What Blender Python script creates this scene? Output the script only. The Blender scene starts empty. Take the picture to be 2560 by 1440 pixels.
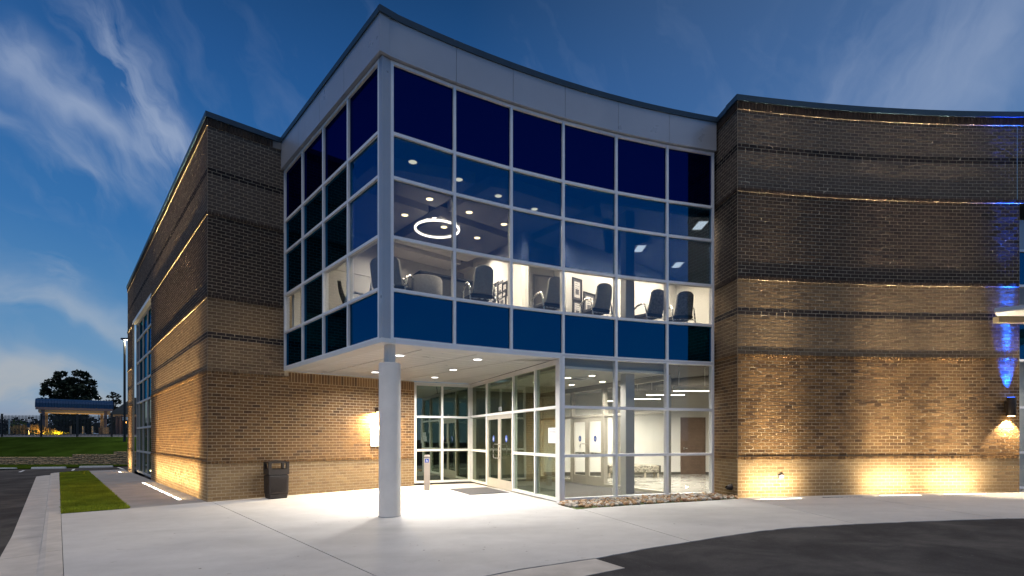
import bpy, bmesh, math, random
import numpy as np
from mathutils import Vector, Matrix
random.seed(7); rng = np.random.default_rng(7)
S = bpy.context.scene
COL = S.collection
PI = math.pi
R = math.radians

# ------------------------------------------------------------------ camera
EYE = 1.52; F = 1310.0; HY = 1095.0
cam_d = bpy.data.cameras.new('camera'); cam = bpy.data.objects.new('camera', cam_d); COL.objects.link(cam)
cam.location = (0, 0, EYE); cam.rotation_euler = (R(90), 0, 0)
cam_d.sensor_width = 36; cam_d.lens = 36*F/2560; cam_d.shift_y = (HY-720)/2560
cam_d.clip_start = .05; cam_d.clip_end = 3000
S.camera = cam

# ------------------------------------------------------------------ node helper
class NT:
    def __init__(s, tree): s.t = tree; s.n = tree.nodes; s.l = tree.links
    def new(s, typ, **kw):
        n = s.n.new(typ)
        for k, v in kw.items(): setattr(n, k, v)
        return n
    def put(s, sock, v):
        if v is None: return
        if isinstance(v, bpy.types.NodeSocket): s.l.new(v, sock)
        elif isinstance(v, (tuple, list)) and len(v) == 3 and sock.type == 'RGBA': sock.default_value = (*v, 1)
        else: sock.default_value = v
    def m(s, op, a, b=None, c=None, clamp=False):
        n = s.new('ShaderNodeMath', operation=op); n.use_clamp = clamp
        s.put(n.inputs[0], a); s.put(n.inputs[1], b); s.put(n.inputs[2], c)
        return n.outputs[0]
    def mix(s, f, a, b, mode='MIX'):
        n = s.new('ShaderNodeMix', data_type='RGBA', blend_type=mode)
        s.put(n.inputs[0], f); s.put(n.inputs[6], a); s.put(n.inputs[7], b)
        return n.outputs[2]
    def noise(s, vec, scale, detail=4, rough=.55, dist=0, out='Fac'):
        n = s.new('ShaderNodeTexNoise'); n.inputs['Scale'].default_value = scale
        n.inputs['Detail'].default_value = detail; n.inputs['Roughness'].default_value = rough
        n.inputs['Distortion'].default_value = dist
        if vec is not None: s.l.new(vec, n.inputs['Vector'])
        return n.outputs[out]
    def ramp(s, f, stops, interp='LINEAR'):
        n = s.new('ShaderNodeValToRGB'); n.color_ramp.interpolation = interp
        e = n.color_ramp.elements
        while len(e) > len(stops): e.remove(e[-1])
        while len(e) < len(stops): e.new(.5)
        for x, (p, c) in zip(e, stops):
            x.position = p; x.color = (*c, 1) if len(c) == 3 else c
        s.put(n.inputs[0], f); return n.outputs[0]
    def mapr(s, v, a, b, c=0., d=1.):
        n = s.new('ShaderNodeMapRange'); s.put(n.inputs[0], v)
        for i, x in enumerate((a, b, c, d)): n.inputs[i+1].default_value = x
        return n.outputs[0]

def lin(r, g, b):
    f = lambda c: (c/255/12.92) if c/255 <= .04045 else ((c/255+.055)/1.055)**2.4
    return (f(r), f(g), f(b))

# ------------------------------------------------------------------ world (dusk sky)
SUN_E, SUN_ROT = R(74), R(200)
W = bpy.data.worlds.new('World'); S.world = W; W.use_nodes = True
w = NT(W.node_tree); w.n.clear()
tc = w.new('ShaderNodeTexCoord'); vec = tc.outputs['Generated']
sep = w.new('ShaderNodeSeparateXYZ'); w.l.new(vec, sep.inputs[0])
X, Y, Z = sep.outputs
el = w.m('MULTIPLY', w.m('ARCSINE', Z), 180/PI)
az = w.m('MULTIPLY', w.m('ARCTAN2', X, Y), 180/PI)
base = w.ramp(w.mapr(el, 0, 90), [
    (0.0, lin(128, 150, 172)), (.045, lin(104, 146, 180)), (.11, lin(76, 130, 176)), (.20, lin(46, 106, 164)),
    (.29, lin(36, 92, 152)), (.37, lin(30, 78, 134)), (.45, lin(20, 60, 106)), (.62, lin(10, 32, 78)), (1.0, lin(6, 18, 56))])
# the western side (right) is paler after sunset
side = w.mapr(az, -5, 45)
base = w.mix(w.m('MULTIPLY', side, .34), base, lin(112, 138, 172))
# cirrus
cmb = w.new('ShaderNodeCombineXYZ')
w.put(cmb.inputs[0], az); w.put(cmb.inputs[1], el)
wv = w.noise(cmb.outputs[0], .16, 3, .5, 0, 'Color')
wsub = w.new('ShaderNodeVectorMath', operation='SUBTRACT'); w.l.new(wv, wsub.inputs[0]); wsub.inputs[1].default_value = (.5, .5, .5)
wsc = w.new('ShaderNodeVectorMath', operation='SCALE'); w.l.new(wsub.outputs[0], wsc.inputs[0]); wsc.inputs['Scale'].default_value = 5.5
wad = w.new('ShaderNodeVectorMath', operation='ADD'); w.l.new(cmb.outputs[0], wad.inputs[0]); w.l.new(wsc.outputs[0], wad.inputs[1])
sp2 = w.new('ShaderNodeSeparateXYZ'); w.l.new(wad.outputs[0], sp2.inputs[0])
AZ, EL = sp2.outputs[0], sp2.outputs[1]
def rot(a0, e0, ang):
    ca, sa = math.cos(R(ang)), math.sin(R(ang))
    dx = w.m('SUBTRACT', AZ, a0); dy = w.m('SUBTRACT', EL, e0)
    u = w.m('ADD', w.m('MULTIPLY', dx, ca), w.m('MULTIPLY', dy, sa))
    v = w.m('SUBTRACT', w.m('MULTIPLY', dy, ca), w.m('MULTIPLY', dx, sa))
    return u, v
def streaks(ang, sx, sy, off):
    u, v = rot(0, 0, ang)
    c = w.new('ShaderNodeCombineXYZ'); w.put(c.inputs[0], w.m('MULTIPLY', u, sx)); w.put(c.inputs[1], w.m('MULTIPLY', v, sy)); c.inputs[2].default_value = off
    return w.noise(c.outputs[0], 1, 9, .58, .3)
st1 = streaks(-50, .10, .26, 3.1)
st2 = streaks(-12, .08, .22, 9.4)
st3 = streaks(56, .05, .13, 5.2)
def blob(px, py, lu, lv, ang, amp, st, lo=.40, hi=.74):
    lo += .03; hi += .06; amp *= 1.35; lu *= .92; lv *= .85
    a0 = math.degrees(math.atan((px-1280)/F)); e0 = math.degrees(math.atan((HY-py)/math.hypot(F, px-1280)))
    u, v = rot(a0, e0, ang)
    q = w.m('ADD', w.m('POWER', w.m('DIVIDE', u, lu), 2), w.m('POWER', w.m('DIVIDE', v, lv), 2))
    g = w.m('EXPONENT', w.m('MULTIPLY', q, -1.0))
    n = w.mapr(st, lo, hi)
    return w.m('MULTIPLY', w.m('MULTIPLY', g, amp), n)
parts = [blob(290, 150, 7.0, 1.7, -52, 1.0, st1), blob(385, 290, 4.2, 2.0, -48, 1.0, st1), blob(420, 325, 2.4, 1.3, -20, .9, st1, .25, .6),
         blob(60, 160, 3.2, 1.6, -8, 1.05, st2, .3, .6), blob(240, 295, 4.2, 1.0, -12, .95, st2, .28, .6), blob(400, 400, 2.0, 3.2, -70, .5, st1),
         blob(190, 230, 7.5, 3.6, -40, .5, st1), blob(90, 340, 6.5, .8, -18, .4, st2, .3, .6), blob(140, 690, 2.6, 1.5, -20, .85, st2),
         blob(120, 775, 7.0, 1.4, -14, 1.0, st2, .3, .6), blob(30, 570, 5, 1.2, 8, .6, st2), blob(60, 955, 7.5, 1.7, -5, 1.7, st2, .2, .5),
         blob(30, 1010, 8.0, 1.6, 0, .85, st2, .3, .6), blob(170, 450, 3, 3, 20, .4, st1), blob(2120, 120, 10, 2.6, 58, .55, st3, .35, .7),
         blob(2330, 150, 12, 5.5, 50, .5, st3, .3, .7), blob(2500, 60, 10, 6, 30, .42, st3, .3, .7), blob(1950, 200, 5, 2, 62, .42, st3)]
dens = parts[0]
for p_ in parts[1:]: dens = w.m('ADD', dens, p_)
# thin general veil everywhere
veil = w.m('MULTIPLY', w.mapr(st1, .52, .85), .16)
dens = w.m('MULTIPLY', w.m('ARCTANGENT', w.m('MULTIPLY', w.m('ADD', dens, veil), 1.5)), .62)
ccol = w.ramp(w.mapr(el, 0, 40), [(0, lin(176, 172, 160)), (.25, lin(160, 172, 186)), (.6, lin(158, 172, 196)), (1, lin(128, 146, 180))])
skyc = w.mix(dens, base, ccol)
lowband = w.m('MULTIPLY', w.mapr(el, 2.6, .6), w.mapr(az, -20, -44))
skyc = w.mix(w.m('MULTIPLY', lowband, .5), skyc, lin(70, 110, 158))
nish = w.new('ShaderNodeTexSky'); nish.sky_type = 'NISHITA'; nish.sun_disc = False
nish.sun_elevation = R(1.0); nish.sun_rotation = R(-60)
nsc = w.new('ShaderNodeVectorMath', operation='SCALE'); w.l.new(nish.outputs[0], nsc.inputs[0]); nsc.inputs['Scale'].default_value = .006
add = w.mix(1.0, skyc, nsc.outputs[0], 'ADD')
bg = w.new('ShaderNodeBackground'); w.l.new(add, bg.inputs[0]); bg.inputs[1].default_value = 1.0
wo = w.new('ShaderNodeOutputWorld'); w.l.new(bg.outputs[0], wo.inputs[0])

# the even top light of the last daylight
sd = bpy.data.lights.new('sun', 'SUN'); sun = bpy.data.objects.new('sun', sd); COL.objects.link(sun)
sd.energy = 1.35; sd.angle = R(30); sd.color = (1, .93, .88)
sun.rotation_euler = (R(17), 0, R(-25))
S.view_settings.view_transform = 'Standard'; S.view_settings.look = 'None'
S.view_settings.exposure = .13; S.view_settings.gamma = 1; S.view_settings.use_curve_mapping = False
S.render.engine = 'CYCLES'
cy = S.cycles
cy.use_denoising = True; cy.max_bounces = 10; cy.transparent_max_bounces = 16; cy.diffuse_bounces = 4
cy.glossy_bounces = 4; cy.caustics_reflective = False; cy.caustics_refractive = False; cy.sample_clamp_indirect = 4

# ------------------------------------------------------------------ materials
M = {}
def mat(name, col, rough=.6, metal=0., var=.12, vscale=6., bump=0., bscale=60., spec=.5, coat=0., emit=None, estr=0., vdetail=5):
    m = bpy.data.materials.new(name); m.use_nodes = True; t = NT(m.node_tree)
    p = t.n['Principled BSDF']
    tcn = t.new('ShaderNodeTexCoord').outputs['Object']
    c = tuple(col)
    if var > 0:
        n = t.noise(tcn, vscale, vdetail, .6)
        lo = tuple(x*(1-var) for x in c); hi = tuple(min(1, x*(1+var)) for x in c)
        t.put(p.inputs['Base Color'], t.ramp(n, [(.3, lo), (.7, hi)]))
        t.put(p.inputs['Roughness'], t.mapr(t.noise(tcn, vscale*2.3, 3), .3, .7, max(0, rough-.07), min(1, rough+.07)))
    else:
        p.inputs['Base Color'].default_value = (*c, 1); p.inputs['Roughness'].default_value = rough
    p.inputs['Metallic'].default_value = metal
    p.inputs['Specular IOR Level'].default_value = spec
    p.inputs['Coat Weight'].default_value = coat
    if bump > 0:
        b = t.new('ShaderNodeBump'); b.inputs['Strength'].default_value = bump; b.inputs['Distance'].default_value = .01
        t.put(b.inputs['Height'], t.noise(tcn, bscale, 6, .65)); t.l.new(b.outputs[0], p.inputs['Normal'])
    if emit is not None:
        p.inputs['Emission Color'].default_value = (*emit, 1); p.inputs['Emission Strength'].default_value = estr
    M[name] = m; return m

def brick_mat(name, stops):
    m = bpy.data.materials.new(name); m.use_nodes = True; t = NT(m.node_tree); p = t.n['Principled BSDF']
    geo = t.new('ShaderNodeNewGeometry'); oi = t.new('ShaderNodeObjectInfo')
    r = t.m('FRACT', t.m('ADD', geo.outputs['Random Per Island'], t.m('MULTIPLY', oi.outputs['Random'], 1.0)))
    tcn = t.new('ShaderNodeTexCoord').outputs['Object']
    c = t.ramp(r, stops)
    n = t.noise(tcn, 38, 5, .7)
    c = t.mix(t.mapr(n, .35, .75, 0, .55), c, tuple(x*.55 for x in stops[0][1]))
    stain = t.noise(tcn, .7, 4, .6)
    c = t.mix(t.mapr(stain, .5, .8, 0, .28), c, tuple(x*.45 for x in stops[0][1]))
    t.put(p.inputs['Base Color'], c); p.inputs['Roughness'].default_value = .82
    p.inputs['Specular IOR Level'].default_value = .06
    b = t.new('ShaderNodeBump'); b.inputs['Strength'].default_value = .5; b.inputs['Distance'].default_value = .004
    t.put(b.inputs['Height'], t.noise(tcn, 120, 4, .7)); t.l.new(b.outputs[0], p.inputs['Normal'])
    M[name] = m
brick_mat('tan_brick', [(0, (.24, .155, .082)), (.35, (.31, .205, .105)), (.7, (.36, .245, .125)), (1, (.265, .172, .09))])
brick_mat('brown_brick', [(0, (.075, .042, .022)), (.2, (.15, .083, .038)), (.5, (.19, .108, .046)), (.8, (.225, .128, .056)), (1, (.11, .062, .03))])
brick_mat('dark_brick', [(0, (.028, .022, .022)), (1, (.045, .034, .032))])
brick_mat('tan_brick_least_lit', [(0, (.11, .084, .068)), (.4, (.145, .112, .09)), (1, (.12, .092, .075))])  # the tan brick again, its colour darkened for the dim top zone
brick_mat('tan_brick_less_lit', [(0, (.15, .098, .058)), (.4, (.205, .138, .08)), (.7, (.235, .158, .09)), (1, (.17, .112, .066))])  # the tan brick again, weaker light of the middle band put into its colour
brick_mat('brown_brick_less_lit', [(0, (.05, .036, .029)), (.4, (.08, .057, .044)), (1, (.063, .044, .035))])  # the brown brick again, darkened for the less lit upper courses
mat('mortar', (.52, .425, .30), .9, var=.15, vscale=20, bump=.5, bscale=200)
mat('coping_metal', (.028, .055, .085), .45, .2, var=.1, vscale=2)
mat('fascia_metal', (.44, .45, .49), .34, .30, var=.05, vscale=.8)
mat('mullion_metal', (.88, .87, .88), .42, .15, var=.05, vscale=1.5)
mat('window_grey', (.42, .42, .42), .45, .2, var=.05)
mat('white_metal', (.82, .81, .78), .4, .1, var=.04, vscale=1.5)
mat('door_metal', (.52, .48, .41), .4, .2, var=.04, vscale=2)
mat('bronze_metal', (.035, .025, .02), .45, .4, var=.1)
mat('steel', (.62, .61, .58), .28, .9, var=.05)
mat('column_paint', (.84, .77, .68), .55, 0, var=.06, vscale=3, bump=.08, bscale=30)
mat('soffit', (.90, .89, .87), .34, .0, var=.03, vscale=1)
mat('black_gap', (.012, .012, .014), .8, var=0)
mat('plastic_brown', (.022, .015, .012), .55, var=.15, vscale=8, bump=.1)
mat('bag_plastic', (.02, .02, .02), .4, var=0)
mat('bollard_paint', (.52, .43, .35), .5, .3, var=.05)
mat('sign_blue', (.01, .06, .36), .5, var=0)
mat('sign_white', (.82, .82, .82), .5, var=0)
mat('print_grey', (.25, .25, .27), .6, var=0)
mat('rubber_mat', (.06, .058, .062), .9, var=.3, vscale=60, bump=.5, bscale=300)
mat('carpet', (.075, .07, .066), .95, var=.2, vscale=40, bump=.4, bscale=300)
mat('tile_floor', (.55, .53, .48), .18, var=.14, vscale=.9, coat=.3)
mat('interior_wall', (.80, .78, .73), .75, var=.03, vscale=1)
mat('taupe_wall', (.30, .26, .21), .8, var=.05, vscale=1)
mat('grey_wall', (.42, .41, .40), .8, var=.05, vscale=1)
mat('dark_room', (.02, .022, .02), .9, var=.1)
mat('ceiling_white', (.7, .68, .62), .8, var=.03, vscale=1)
mat('ceiling_cloud', (.78, .74, .72), .75, var=.04)
mat('ceiling_dark', (.045, .04, .035), .9, var=.2)
mat('duct_metal', (.20, .19, .18), .45, .4, var=.2, vscale=2)
mat('base_dark', (.07, .065, .055), .7, var=.1)
mat('wood_door', (.13, .085, .06), .5, var=.2, vscale=5)
mat('chair_fabric', (.29, .285, .28), .85, var=.15, vscale=30)
mat('chair_pattern', (.17, .17, .17), .8, var=.5, vscale=22)
mat('chair_dark', (.03, .032, .038), .7, var=.1)
mat('pattern_fabric', (.32, .29, .24), .85, var=.95, vscale=22, vdetail=1)
mat('pale_wood', (.55, .47, .38), .5, var=.1)
mat('frame_black', (.03, .03, .035), .4, var=0)
mat('frame_mat_grey', (.12, .12, .13), .6, var=0)
mat('paper', (.75, .73, .70), .7, var=.25, vscale=30)
mat('curb_concrete', (.47, .43, .385), .88, var=.16, vscale=2.2, bump=.35, bscale=70)
mat('walk_concrete', (.30, .285, .272), .88, var=.14, vscale=1.3, bump=.3, bscale=80, spec=.2)
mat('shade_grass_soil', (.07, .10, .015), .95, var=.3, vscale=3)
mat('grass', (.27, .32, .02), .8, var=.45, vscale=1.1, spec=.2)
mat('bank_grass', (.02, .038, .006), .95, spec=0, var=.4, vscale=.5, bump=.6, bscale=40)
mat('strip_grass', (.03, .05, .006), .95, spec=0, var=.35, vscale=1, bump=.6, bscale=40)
mat('block_stone', (.38, .27, .16), .95, spec=.1, var=.35, vscale=5, bump=.8, bscale=18)
mat('white_paint', (.55, .55, .54), .7, var=.15, vscale=4)
mat('fence_black', (.012, .012, .014), .5, var=0)
mat('blue_roof', (.004, .035, .10), .65, .1, spec=.2, var=.15, vscale=2)
mat('beam_cream', (.45, .36, .24), .7, var=.05)
mat('post_mauve', (.16, .13, .14), .7, var=.1)
mat('bark', (.035, .028, .022), .95, var=.3, bump=.6, bscale=20)
mat('leaf_dark', (.016, .028, .016), .8, var=.4, vscale=1.2, spec=.2)
mat('leaf_mid', (.05, .09, .018), .8, var=.4, vscale=2, spec=.2)
mat('reed_gold', (.30, .19, .06), .8, var=.3, vscale=3)
mat('flower_yellow', (.40, .32, .03), .8, var=.3, vscale=3)
mat('far_dark', (.012, .02, .024), .95, var=.3, vscale=.3)
mat('roof_membrane', (.15, .15, .15), .8, var=.1)
mat('lot_grey', (.16, .16, .17), .9, spec=.1, var=.15, vscale=.5)
def emat(name, col, st):
    m = bpy.data.materials.new(name); m.use_nodes = True; t = NT(m.node_tree); t.n.clear()
    e = t.new('ShaderNodeEmission'); e.inputs[0].default_value = (*col, 1); e.inputs[1].default_value = st
    o = t.new('ShaderNodeOutputMaterial'); t.l.new(e.outputs[0], o.inputs[0]); M[name] = m
emat('lens_cool', (1, .97, .92), 9); emat('lens_warm', (1, .72, .36), 16); emat('lens_ring', (1, .84, .62), 16)
emat('lens_ground', (1, .95, .86), 5); emat('lens_blue', (.02, .12, 1), 8); emat('lens_orange', (1, .38, .08), 10)
emat('lens_inside', (1, .90, .70), 12); emat('lens_soffit', (1, .98, .94), 6)

def glass(name, tint, refl, fac, wob=.0012, fres=.25):
    m = bpy.data.materials.new(name); m.use_nodes = True; t = NT(m.node_tree); t.n.clear()
    tr = t.new('ShaderNodeBsdfTransparent'); tr.inputs[0].default_value = (*tint, 1)
    gl = t.new('ShaderNodeBsdfGlossy'); gl.inputs[0].default_value = (*refl, 1); gl.inputs['Roughness'].default_value = 0
    geo = t.new('ShaderNodeNewGeometry')
    b = t.new('ShaderNodeBump'); b.inputs['Strength'].default_value = .35; b.inputs['Distance'].default_value = wob
    t.put(b.inputs['Height'], t.noise(t.new('ShaderNodeTexCoord').outputs['Object'], 1.1, 1)); t.l.new(b.outputs[0], gl.inputs['Normal'])
    lw = t.new('ShaderNodeLayerWeight'); lw.inputs[0].default_value = fres
    f = t.m('MULTIPLY', t.m('ADD', fac, t.m('MULTIPLY', lw.outputs['Fresnel'], .5)), t.m('SUBTRACT', 1, geo.outputs['Backfacing']), clamp=True)
    mx = t.new('ShaderNodeMixShader'); t.put(mx.inputs[0], f); t.l.new(tr.outputs[0], mx.inputs[1]); t.l.new(gl.outputs[0], mx.inputs[2])
    o = t.new('ShaderNodeOutputMaterial'); t.l.new(mx.outputs[0], o.inputs[0]); M[name] = m
glass('glass_clear', (.97, .975, .96), (.85, .92, 1), .04)
glass('glass_vision', (.90, .90, .88), (.4, .7, 1), .07)
glass('glass_tinted', (.23, .27, .33), (.01, .22, .46), .42)
glass('glass_tinted_dim_sky', (.44, .46, .49), (.01, .20, .42), .26)  # copy of the tinted glass; reflection of a darker sky put into its colours
glass('glass_tinted_blackened', (.10, .11, .12), (.01, .22, .46), .40)  # copy of the tinted glass, darkened to look black where it mirrors brick
glass('glass_green', (.66, .70, .62), (.85, 1, .88), .15)
glass('glass_dark_green', (.25, .28, .22), (.7, .82, .68), .26)
def spandrel(name, base, refl, fac):
    m = bpy.data.materials.new(name); m.use_nodes = True; t = NT(m.node_tree); t.n.clear()
    d = t.new('ShaderNodeBsdfDiffuse'); d.inputs[0].default_value = (*base, 1)
    gl = t.new('ShaderNodeBsdfGlossy'); gl.inputs[0].default_value = (*refl, 1); gl.inputs['Roughness'].default_value = .03
    mx = t.new('ShaderNodeMixShader'); mx.inputs[0].default_value = fac
    t.l.new(d.outputs[0], mx.inputs[1]); t.l.new(gl.outputs[0], mx.inputs[2])
    o = t.new('ShaderNodeOutputMaterial'); t.l.new(mx.outputs[0], o.inputs[0]); M[name] = m
spandrel('spandrel_top', (.002, .002, .012), (.004, .03, .22), .40)
spandrel('spandrel_low', (.001, .002, .004), (.004, .17, .38), .46)

def concrete():
    m = mat('concrete', (.5, .48, .46), .85, var=0)
    t = NT(m.node_tree); p = t.n['Principled BSDF']
    tcn = t.new('ShaderNodeTexCoord').outputs['Object']
    mp = t.new('ShaderNodeMapping'); mp.inputs['Scale'].default_value = (.35, 1, 1); mp.inputs['Rotation'].default_value = (0, 0, .15); t.l.new(tcn, mp.inputs[0])
    a = t.noise(mp.outputs[0], .55, 6, .6, .3); b = t.noise(tcn, 2.6, 6, .65); c = t.noise(tcn, 60, 3, .7)
    col = t.ramp(a, [(.28, (.40, .385, .37)), (.5, (.50, .485, .465)), (.72, (.58, .56, .535))])
    col = t.mix(t.mapr(b, .35, .75, 0, .35), col, (.33, .31, .295))
    col = t.mix(t.mapr(c, .3, .7, 0, .14), col, (.30, .28, .26))
    sp = t.noise(tcn, 9, 2, .5); col = t.mix(t.mapr(sp, .70, .76, 0, .35), col, (.24, .21, .18))
    tm = t.noise(tcn, .35, 5, .6, .8); col = t.mix(t.mapr(tm, .55, .72, 0, .28), col, (.27, .25, .235))
    t.put(p.inputs['Base Color'], col)
    bb = t.new('ShaderNodeBump'); bb.inputs['Strength'].default_value = .25; bb.inputs['Distance'].default_value = .004
    t.l.new(c, bb.inputs['Height']); t.l.new(bb.outputs[0], p.inputs['Normal'])
concrete()
def asphalt():
    m = mat('asphalt', (.05, .05, .05), .95, var=0, spec=0)
    t = NT(m.node_tree); p = t.n['Principled BSDF']; tcn = t.new('ShaderNodeTexCoord').outputs['Object']
    a = t.noise(tcn, .8, 6, .65, .4); c = t.noise(tcn, 48, 3, .7)
    col = t.ramp(a, [(.28, (.042, .040, .040)), (.5, (.068, .065, .064)), (.75, (.115, .108, .102))])
    col = t.mix(t.mapr(c, .62, .75, 0, .5), col, (.22, .21, .2))
    sp = t.noise(tcn, 14, 2, .5); col = t.mix(t.mapr(sp, .74, .78, 0, .4), col, (.2, .19, .18))
    t.put(p.inputs['Base Color'], col)
    bb = t.new('ShaderNodeBump'); bb.inputs['Strength'].default_value = .6; bb.inputs['Distance'].default_value = .008
    t.l.new(c, bb.inputs['Height']); t.l.new(bb.outputs[0], p.inputs['Normal'])
asphalt()

# ------------------------------------------------------------------ mesh helpers
class MB:
    def __init__(s): s.v = []; s.f = []; s.mi = []; s.mats = []
    def m(s, name):
        if name not in s.mats: s.mats.append(name)
        return s.mats.index(name)
    def add(s, vs, fs, mt):
        b = len(s.v); k = s.m(mt); s.v += [tuple(v) for v in vs]
        for f in fs: s.f.append(tuple(i+b for i in f)); s.mi.append(k)
    def hexa(s, lo, hi, mt):      # two quads (bottom ccw, top ccw) -> closed solid
        s.add(list(lo)+list(hi), [(3, 2, 1, 0), (4, 5, 6, 7), (0, 1, 5, 4), (1, 2, 6, 5), (2, 3, 7, 6), (3, 0, 4, 7)], mt)
    def box(s, c, d, mt, rz=0.):  # centre, size
        x, y, z = c; a, b, h = d[0]/2, d[1]/2, d[2]/2; ca, sa = math.cos(rz), math.sin(rz)
        q = [(-a, -b), (a, -b), (a, b), (-a, b)]; q = [(x+u*ca-v*sa, y+u*sa+v*ca) for u, v in q]
        s.hexa([(*p, z-h) for p in q], [(*p, z+h) for p in q], mt)
    def bar(s, p0, p1, z0, z1, o0, o1, mt, n=None):   # wall-like solid along plan segment, between offsets o0<o1 along outward normal n
        p0 = Vector(p0[:2]); p1 = Vector(p1[:2]); t = (p1-p0).normalized()
        if n is None: n = Vector((t.y, -t.x))
        n = Vector(n)
        q = [p0+n*o1, p1+n*o1, p1+n*o0, p0+n*o0]
        if (q[1]-q[0]).cross(q[2]-q[1]) < 0: q = q[::-1]
        s.hexa([(v.x, v.y, z0) for v in q], [(v.x, v.y, z1) for v in q], mt)
    def prism(s, pts, z0, z1, mt):
        n = len(pts); ar = sum(pts[i][0]*pts[(i+1) % n][1]-pts[(i+1) % n][0]*pts[i][1] for i in range(n))
        if ar < 0: pts = pts[::-1]
        f0 = z0 if callable(z0) else (lambda x, y: z0); f1 = z1 if callable(z1) else (lambda x, y: z1)
        vs = [(p[0], p[1], f0(*p[:2])) for p in pts]+[(p[0], p[1], f1(*p[:2])) for p in pts]
        fs = [tuple(range(n))[::-1], tuple(range(n, 2*n))]+[(i, (i+1) % n, n+(i+1) % n, n+i) for i in range(n)]
        s.add(vs, fs, mt)
    def tube(s, pts, r, mt, seg=8, cap=True):
        pts = [Vector(p) for p in pts]; rs = r if isinstance(r, (list, tuple)) else [r]*len(pts)
        rings = []
        for i, p in enumerate(pts):
            d = (pts[min(i+1, len(pts)-1)]-pts[max(i-1, 0)]).normalized()
            a = d.orthogonal() if i == 0 else (a_prev-d*a_prev.dot(d)); a.normalize(); a_prev = a; b = d.cross(a)
            rings.append([p+(a*math.cos(2*PI*k/seg)+b*math.sin(2*PI*k/seg))*rs[i] for k in range(seg)])
        vs = [v for rg in rings for v in rg]; fs = []
        for i in range(len(pts)-1):
            for k in range(seg): fs.append((i*seg+k, i*seg+(k+1) % seg, (i+1)*seg+(k+1) % seg, (i+1)*seg+k))
        if cap: fs += [tuple(range(seg))[::-1], tuple(range((len(pts)-1)*seg, len(pts)*seg))]
        s.add(vs, fs, mt)
    def lathe(s, c, prof, mt, seg=32):
        vs = [(c[0]+r*math.cos(2*PI*k/seg), c[1]+r*math.sin(2*PI*k/seg), c[2]+z) for r, z in prof for k in range(seg)]
        fs = []
        for i in range(len(prof)-1):
            for k in range(seg): fs.append((i*seg+k, i*seg+(k+1) % seg, (i+1)*seg+(k+1) % seg, (i+1)*seg+k))
        fs += [tuple(range(seg))[::-1], tuple(range((len(prof)-1)*seg, len(prof)*seg))]
        s.add(vs, fs, mt)
    def mesh(s, name, smooth=False):
        me = bpy.data.meshes.new(name); me.from_pydata(s.v, [], s.f)
        for k in s.mats: me.materials.append(M[k])
        me.polygons.foreach_set('material_index', s.mi)
        if smooth:
            me.polygons.foreach_set('use_smooth', [True]*len(s.f))
            try: me.set_sharp_from_angle(angle=R(40))
            except Exception: pass
        me.update(); return me
    def build(s, name, parent=None, label=None, kind=None, smooth=False, cat=None, group=None, bevel=0, loc=None):
        o = bpy.data.objects.new(name, s.mesh(name, smooth)); COL.objects.link(o)
        if parent is not None:
            o.parent = parent; pl = WL[parent.name]
            o.location = tuple(-x for x in pl) ; WL[o.name] = (0, 0, 0)
            # geometry is written in world coordinates; undo the parent's offset
        else: WL[o.name] = (0, 0, 0)
        tag(o, label, cat, group, kind)
        if bevel: bev(o, bevel)
        return o
WL = {}
def bev(o, wd, seg=2):
    b = o.modifiers.new('bevel', 'BEVEL'); b.width = wd; b.segments = seg; b.limit_method = 'ANGLE'; b.angle_limit = R(40)
def tag(o, label=None, cat=None, group=None, kind=None):
    if label: o['label'] = label
    if cat: o['category'] = cat
    if group: o['group'] = group
    if kind: o['kind'] = kind
    return o
def empty(name, loc=(0, 0, 0), label=None, cat=None, group=None):
    o = bpy.data.objects.new(name, None); COL.objects.link(o); o.location = loc; o.empty_display_size = .2
    WL[o.name] = tuple(loc); return tag(o, label, cat, group)
def arealamp(name, parent, loc, rot, size, power, col, spread=180, shape='DISK', sy=None):
    l = bpy.data.lights.new(name, 'AREA'); l.energy = power; l.color = col; l.shape = shape; l.size = size
    if sy: l.size_y = sy
    l.spread = R(spread)
    o = bpy.data.objects.new(name, l); COL.objects.link(o); o.location = loc; o.rotation_euler = rot
    if parent is not None:
        o.parent = parent; pl = WL[parent.name]; o.location = tuple(a-b for a, b in zip(loc, pl))
    return o

# ------------------------------------------------------------------ site geometry
def gz(x, y=0): return .04+.0125*max(min(x, 16), -45)     # the site rises gently towards the east
def ray(px): return (px-1280)/F
def G(px, py, dz=0.):
    k = ray(px); q = (py-HY)/F
    D = (EYE-.04-dz)/(q+.0125*k); return (k*D, D)
def AT(px, py, z):                     # plan point of a level point at height z
    D = (z-EYE)*F/(HY-py); return (ray(px)*D, D)
A = Vector((-7.487, 12.88)); D1 = Vector((-.655, .756)).normalized(); D2 = Vector((D1.y, -D1.x))
NL = Vector((-D2.x, -D2.y)); NF = Vector((D2.y, -D2.x))      # outward normals of side and front wall
def on(p, d, px):                      # distance along line p+d*s seen under image column px
    k = ray(px); return (k*p[1]-p[0])/(d[0]-k*d[1])
ZR = 9.53
C = Vector((-2.43, 9.80))
tB = (C-A).dot(D2); B0 = A+D2*tB; LBOX = (B0-C).length
GC = Vector((10.754, -9.803)); GR = 23.665               # centre and radius of the glass facade
def arc(c, r, px):
    k = ray(px); a = k*k+1; b = -2*(k*c[0]+c[1]); q = c[0]**2+c[1]**2-r*r
    t = (-b+math.sqrt(b*b-4*a*q))/(2*a); return Vector((k*t, t))
RC = Vector((12.622, -28.611)); RR = 41.52
E1 = arc(RC, RR, 1844); E2 = arc(RC, RR, 2549)
GE = arc(GC, GR, 1786)                                       # east end of the glass
IN = Vector((5.13, 13.36))                                  # inner end of the brick return

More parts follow.
